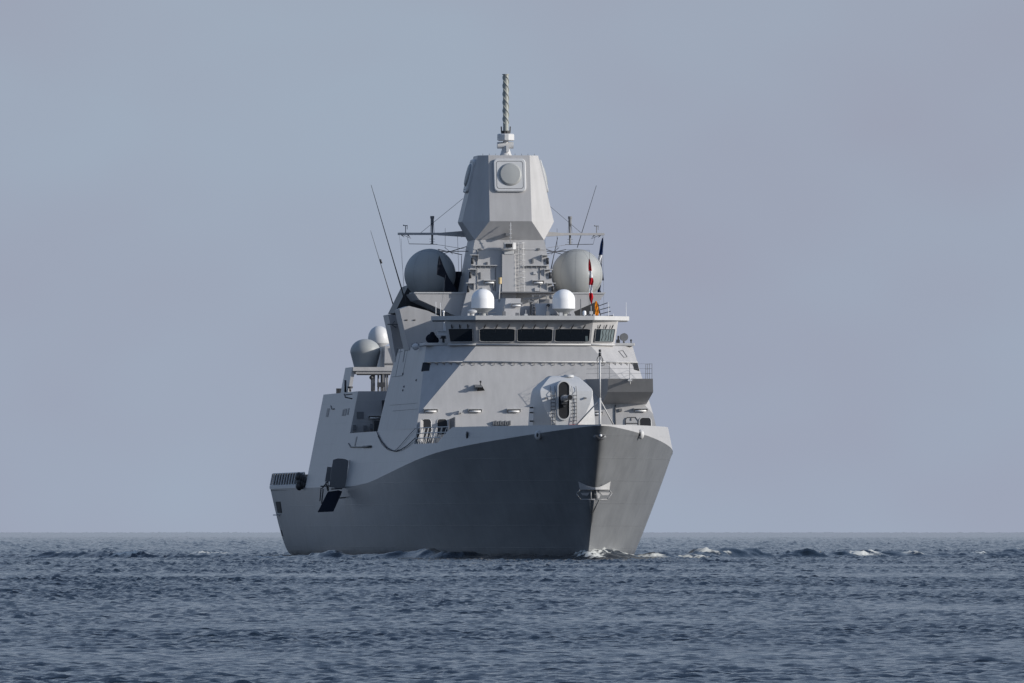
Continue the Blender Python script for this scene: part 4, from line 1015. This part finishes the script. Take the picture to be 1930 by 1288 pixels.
# ---------------------------------------------------------------- sea
TN = 1024; TL = 60.0
kx = np.fft.fftfreq(TN, TL / TN) * 2 * np.pi; KX, KY = np.meshgrid(kx, kx, indexing='ij'); KK = np.hypot(KX, KY); KK[0, 0] = 1
wd = (math.cos(math.radians(-80)), math.sin(math.radians(-80)))
cosd = (KX * wd[0] + KY * wd[1]) / KK
def tile(kp, kmax, seed):
    r = np.random.RandomState(seed)
    P = np.exp(-1.25 * (kp / KK) ** 2) / KK ** 3.45 * (.25 + .75 * cosd ** 2) * np.exp(-(KK / kmax) ** 2); P[0, 0] = 0
    H_ = np.sqrt(P) * (r.randn(TN, TN) + 1j * r.randn(TN, TN)); h = np.real(np.fft.ifft2(H_)); return (h / h.std()).astype(np.float32)
T1 = tile(2 * np.pi / 1.15, 36.0, 3); T3 = tile(2 * np.pi / 3.6, 14.0, 9); T2 = tile(2 * np.pi / 14.0, 12.0, 5)
def samp(T, X, Y, ang=0, sc=1.0):
    c, s = math.cos(ang), math.sin(ang); U = ((X * c - Y * s) / sc / TL * TN) % TN; V = ((X * s + Y * c) / sc / TL * TN) % TN
    i = np.floor(U).astype(int); j = np.floor(V).astype(int); f = U - i; g = V - j; i %= TN; j %= TN; i2 = (i + 1) % TN; j2 = (j + 1) % TN
    return T[i, j] * (1 - f) * (1 - g) + T[i2, j] * f * (1 - g) + T[i, j2] * (1 - f) * g + T[i2, j2] * f * g
def vnoise(X, Y, sc): return samp(T2, X, Y, .7, sc)
AMP1 = .023
YS = [160.0]
while YS[-1] < 36000:
    y = YS[-1]; YS.append(y + (.09 if y < 300 else .17 if y < 600 else .34 if y < 1180 else (y - 1180) * .0013 + .4 if y < 4500 else (y - 4500) * .006 + 5))
YS = np.array(YS); NC = 540
U = np.linspace(-1, 1, NC)
Yg, Ug = np.meshgrid(YS, U, indexing='ij'); HW = Yg * .0351 * 1.35 + 3.0; Xg = Ug * HW
gust = np.clip(1.0 + .16 * vnoise(Xg * 1.6, Yg * .30, 2.2) + .14 * vnoise(Xg, Yg * .6, 9.0), .5, 1.5)
d1 = np.clip((Yg - 160) / 700, 0, 1); far = np.clip((Yg - 900) / 1500, 0, 1)
Hh = .0132 * samp(T1, Xg * .68, Yg, .12, .50) * (1 + .3 * d1) + (.0100 + .0165 * d1 + .016 * np.clip((Yg - 1200) / 1200, 0, 1)) * samp(T1, Xg * .75, Yg)
Hh = Hh * gust; Hh = Hh + 4.0 * d1 * np.maximum(Hh, 0) ** 2
Hh = Hh + (.007 + .010 * d1 + .06 * far) * samp(T3, Xg, Yg, .15, 1.0) + (.010 + .065 * far) * samp(T2, Xg, Yg, .25, 1.6)
Hh = Hh + np.clip(Yg - 4000, 0, None) * 3.6e-5 * samp(T2, Xg, Yg * .31, .9, 1.3)
# bow wave arms, spreading aft from the stem
bx, by = X0 - 7.6 * SN, DIST + 7.6 * CS
def arm(dirx, diry, amp, wdt, start, length, foam_amt, seed):
    d = np.hypot(dirx, diry); dx, dy = dirx / d, diry / d
    S_ = (Xg - bx) * dx + (Yg - by) * dy; T_ = -(Xg - bx) * dy + (Yg - by) * dx
    wob = .9 * samp(T2, S_ * .8, S_ * 0 + seed * 7., 0, 1.6)
    T_ = T_ + wob
    env = np.clip((S_ - start) / 1.5, 0, 1) * np.exp(-np.maximum(S_ - 6, 0) / length)
    lump = np.clip(.72 + .45 * samp(T2, S_, T_ * .3 + seed * 13., 0, 1.2), .15, 1.6)
    h = amp * env * lump * np.exp(-(T_ / wdt) ** 2)
    fm = np.clip((samp(T2, S_, T_ * .4 + seed * 31., 0, .8) - (1.15 - foam_amt)) * 1.6, 0, 1) * np.exp(-((T_) / (wdt * .9)) ** 2) * np.clip(env * 3, 0, 1)
    return h, fm
h1, f1 = arm(30, 95, .50, 1.4, 0, 320, .42, 1)
h2, f2 = arm(-44, 42, .48, 1.4, 0, 320, .20, 2)
# starboard hull side wave and port hull side wave
Hh = Hh + h1 + h2
# foam patches: at the stem and by the hull
def patch(px, py, rx, ry, amt):
    Yp = EYE / ((py - 1004) / FPX); Xp = (px - 965) / FPX * Yp
    return amt * np.exp(-((Xg - Xp) / rx) ** 2 - ((Yg - Yp) / ry) ** 2)
pt_ = np.zeros_like(Hh)
lx = (Xg - X0) * CS + (Yg - DIST) * SN; ly = -(Xg - X0) * SN + (Yg - DIST) * CS
wlh = 8.45 * (1 - np.exp(-np.maximum(ly - 8.05, 0) / 20.0))
near = np.exp(-((np.abs(lx) - wlh) / .9) ** 2) * (ly > 5.0) 
portf = near * (lx > -.3) * np.exp(-((ly - 17) / 12.0) ** 2) * 1.7
bowf = np.exp(-((lx) / 1.0) ** 2 - ((ly - 7.6) / 1.6) ** 2) * 1.4
stbf = near * (lx < 0) * np.exp(-((ly - 11) / 3.5) ** 2) * .8 + near * (lx < 0) * np.exp(-((ly - 41) / 6.0) ** 2) * 1.7
nz = samp(T1, Xg, Yg, .3, .5)
foam = np.clip((portf + bowf + stbf) * (.75 + .35 * nz) - .18, 0, 1) + f1 + f2
for px, py, rx, a in ((395, 1048, 1.5, 1.9), (120, 1048, .6, .6), (655, 1053, .5, .6), (1350, 1051, .8, 1.6), (1515, 1049, .6, 1.2), (1570, 1050, .4, .8), (1845, 1047, .7, 1.5), (1895, 1044, .8, 1.7), (820, 1052, .8, .9), (1880, 1046, .3, .6)):
    g = patch(px, py, rx, 4.0, a); foam += np.clip(g * (.8 + .7 * nz) - .30, 0, 1); Hh += .20 * np.clip(g, 0, 1)
Hh += bowf * .24 + portf * .10 + .16 * stbf
Hh += .05 * np.clip(foam, 0, 1) * samp(T1, Xg, Yg, 1.1, .35)
foam = np.clip(foam, 0, 1)
R_, C_ = Yg.shape
co = np.stack([Xg, Yg, Hh], -1).reshape(-1, 3).astype(np.float32)
idx = np.arange(R_ * C_).reshape(R_, C_)
quads = np.stack([idx[:-1, :-1], idx[:-1, 1:], idx[1:, 1:], idx[1:, :-1]], -1).reshape(-1, 4).astype(np.int32)
me = bpy.data.meshes.new('water'); nq = len(quads)
me.vertices.add(len(co)); me.vertices.foreach_set('co', co.ravel())
me.loops.add(nq * 4); me.loops.foreach_set('vertex_index', quads.ravel())
me.polygons.add(nq); me.polygons.foreach_set('loop_start', np.arange(0, nq * 4, 4, dtype=np.int32))
try: me.polygons.foreach_set('loop_total', np.full(nq, 4, np.int32))
except Exception: pass
me.polygons.foreach_set('use_smooth', np.ones(nq, bool))
at = me.attributes.new('foam', 'FLOAT', 'POINT'); at.data.foreach_set('value', foam.ravel().astype(np.float32))
me.update(calc_edges=True)

wm, n_, bs = new_mat('sea_water'); N = n_.nodes.new; K = n_.links.new
bs.inputs['Base Color'].default_value = (.008, .015, .025, 1); bs.inputs['Roughness'].default_value = .09; bs.inputs['IOR'].default_value = 1.33
tc = N('ShaderNodeTexCoord'); mp = N('ShaderNodeMapping'); mp.inputs['Scale'].default_value = (1.0, 1.0, 1.0); K(tc.outputs['Object'], mp.inputs[0])
z1 = N('ShaderNodeTexNoise'); z1.inputs['Scale'].default_value = 6.0; z1.inputs['Detail'].default_value = 5; z1.inputs['Roughness'].default_value = .6; K(mp.outputs[0], z1.inputs['Vector'])
bp = N('ShaderNodeBump'); bp.inputs['Strength'].default_value = 1.0; bp.inputs['Distance'].default_value = .022; K(z1.outputs['Fac'], bp.inputs['Height']); K(bp.outputs[0], bs.inputs['Normal'])
fa = N('ShaderNodeAttribute'); fa.attribute_name = 'foam'
fb_ = N('ShaderNodeBsdfPrincipled'); fb_.inputs['Base Color'].default_value = (.60, .61, .58, 1); fb_.inputs['Roughness'].default_value = .8
fn = N('ShaderNodeTexNoise'); fn.inputs['Scale'].default_value = 5.0; fn.inputs['Detail'].default_value = 5; K(tc.outputs['Object'], fn.inputs['Vector'])
fm = N('ShaderNodeMath'); fm.operation = 'MULTIPLY_ADD'; K(fn.outputs['Fac'], fm.inputs[0]); fm.inputs[1].default_value = 1.0; fm.inputs[2].default_value = -.5
fad = N('ShaderNodeMath'); fad.operation = 'ADD'; K(fa.outputs['Fac'], fad.inputs[0]); K(fm.outputs[0], fad.inputs[1])
fr_ = N('ShaderNodeMapRange'); fr_.inputs[1].default_value = .30; fr_.inputs[2].default_value = .75; K(fad.outputs[0], fr_.inputs[0])
ms = N('ShaderNodeMixShader'); K(fr_.outputs[0], ms.inputs[0]); K(bs.outputs[0], ms.inputs[1]); K(fb_.outputs[0], ms.inputs[2])
K(ms.outputs[0], n_.nodes['Material Output'].inputs['Surface'])
me.materials.append(wm)
wo = bpy.data.objects.new('water', me); COL.objects.link(wo); lab(wo, 'dark blue grey choppy sea with a line of whitecaps', None, None, 'structure')
b = MB(); b.add([(-60000, -2000, -.5), (60000, -2000, -.5), (60000, 70000, -.5), (-60000, 70000, -.5)], [(0, 1, 2, 3)])
wo2 = b.build('water', wm); lab(wo2, 'open sea reaching the horizon', None, None, 'structure')

# ---------------------------------------------------------------- flags (hang on the ship, things of their own)
def flag(name, pix, y, bands, label, cat, group=None, fold=.12):
    """limp flag hanging on its halyard: outline strip (left,right edges per height) with folds; bands = list of (t_end, material)"""
    npt = 40; pys = [p[0] for p in pix]
    root = None; start = 0.0; top = on_y(pix[0][1], pix[0][0], y)
    rootE = bpy.data.objects.new(name, None); COL.objects.link(rootE); rootE.matrix_world = SHIP_M @ Matrix.Translation(top)
    lab(rootE, label, cat, group)
    for t_end, mat, nm in bands:
        b = MB(); rows = []
        m_ = 12
        for i in range(m_ + 1):
            t = start + (t_end - start) * i / m_; py = pys[0] + (pys[-1] - pys[0]) * t
            l = np.interp(py, pys, [p[1] for p in pix]); r = np.interp(py, pys, [p[2] for p in pix]); row = []
            for j in range(9):
                u = j / 8; q = on_y(l + (r - l) * u, py, y); q.y += fold * math.sin(u * 9 + t * 14) ; row.append(q - top)
            rows.append(row)
        vs = [p for r in rows for p in r]
        back = [p + Vector((0, .02, 0)) for p in vs]; nb = len(vs)
        fs = [(i * 9 + j, i * 9 + j + 1, (i + 1) * 9 + j + 1, (i + 1) * 9 + j) for i in range(m_) for j in range(8)]
        b.add(vs, fs, True); b.add(back, [f[::-1] for f in fs], True)
        ob = b.build(nm, M[mat], rootE, sharp=180)
        start = t_end
    return rootE
f_ = flag('flag', [(488, 1110, 1111.5), (495, 1109.5, 1113), (508, 1109, 1115), (520, 1110, 1117), (530, 1110.5, 1119), (538, 1110, 1117), (550, 1110, 1116), (560, 1110, 1119), (567, 1112, 1117), (573, 1114.5, 1115.5)], 50.0,
     [(.27, 'red', 'red_band'), (.42, 'whitef', 'white_band'), (.58, 'red', 'red_band'), (.76, 'whitef', 'white_band'), (1.0, 'red', 'red_band')],
     'narrow limp red and white flag hanging in front of the port grey radome', 'flag')
flag('flag', [(449, 1135, 1137), (460, 1132, 1137), (475, 1129, 1136.5), (490, 1127, 1135), (500, 1129, 1134), (515, 1132, 1137), (529, 1135, 1138)], 63.0,
     [(.40, 'blue', 'blue_band'), (.62, 'whitef', 'white_band'), (1.0, 'blue', 'blue_band')],
     'dark blue and white flag hanging limp from the port yard end', 'flag')
flag('flag', [(535, 1130, 1132), (548, 1126, 1132), (553, 1127, 1133), (565, 1130, 1132.5)], 62.0,
     [(.55, 'blue', 'blue_band'), (1.0, 'red', 'red_band')], 'small dark blue and red flag below the blue and white one', 'flag')
flag('flag', [(568, 1122, 1125), (573, 1121, 1127), (585, 1121.5, 1128.5), (598, 1122, 1128)], 45.8,
     [(1.0, 'orange', 'orange_cloth')], 'orange flag furled upright on the port side of the bridge roof', 'flag', fold=.03)
flag('flag', [(483, 827.3, 828.3), (500, 824.5, 835), (519, 823, 843.5), (524, 838, 846), (545, 838.5, 860), (553, 838.5, 862)], 58.6,
     [(1.0, 'canvas', 'black_shape')], 'black pointed shape in front of the starboard grey radome', 'flag', fold=.03)  # plain black pointed sheet before the dome; shares the flag builder
b = MB(); q0 = on_y(1111, 472, 50); b.tube(q0, on_y(1110.5, 575, 50), .012, n=4); b.tube(on_y(1067, 471, 50.5), q0, .012, n=4)
b.tube(on_y(1137, 446, 63.2), on_y(1128, 585, 60), .012, n=4); b.tube(on_y(828, 482, 58.7), on_y(828, 470, 62), .012, n=4); b.tube(on_y(840, 518, 58.4), on_y(830, 590, 50), .012, n=4); b.tube(on_y(756, 450, 63), on_y(761, 545, 63), .010, n=4)
b.build('halyard', M['wire'], ship)

# ropes looping along the starboard side
def side_rope(pts, r, label):
    P = [on_side(x, y) + Vector((-.08, 0, 0)) for x, y in pts]; b = MB(); b.path(P, r, 6)
    o = b.build('rope', M['rope'], None, sharp=180, loc=P[0]); o.matrix_world = SHIP_M @ Matrix.Translation(P[0])
    lab(o, label, 'rope'); return o
side_rope([(712, 814), (716, 823), (722, 834), (731, 844), (741, 849.5), (748, 850.5), (757, 848), (767, 842), (777, 833.5), (785, 826)], .034, 'thick dark rope sagging along the hull side below the open mooring deck')
side_rope([(714, 822), (722, 838), (733, 848), (744, 850.8), (751, 846), (760, 836), (770, 824), (779, 814), (785, 808)], .02, 'thinner dark line looping up to the rail of the mooring deck')
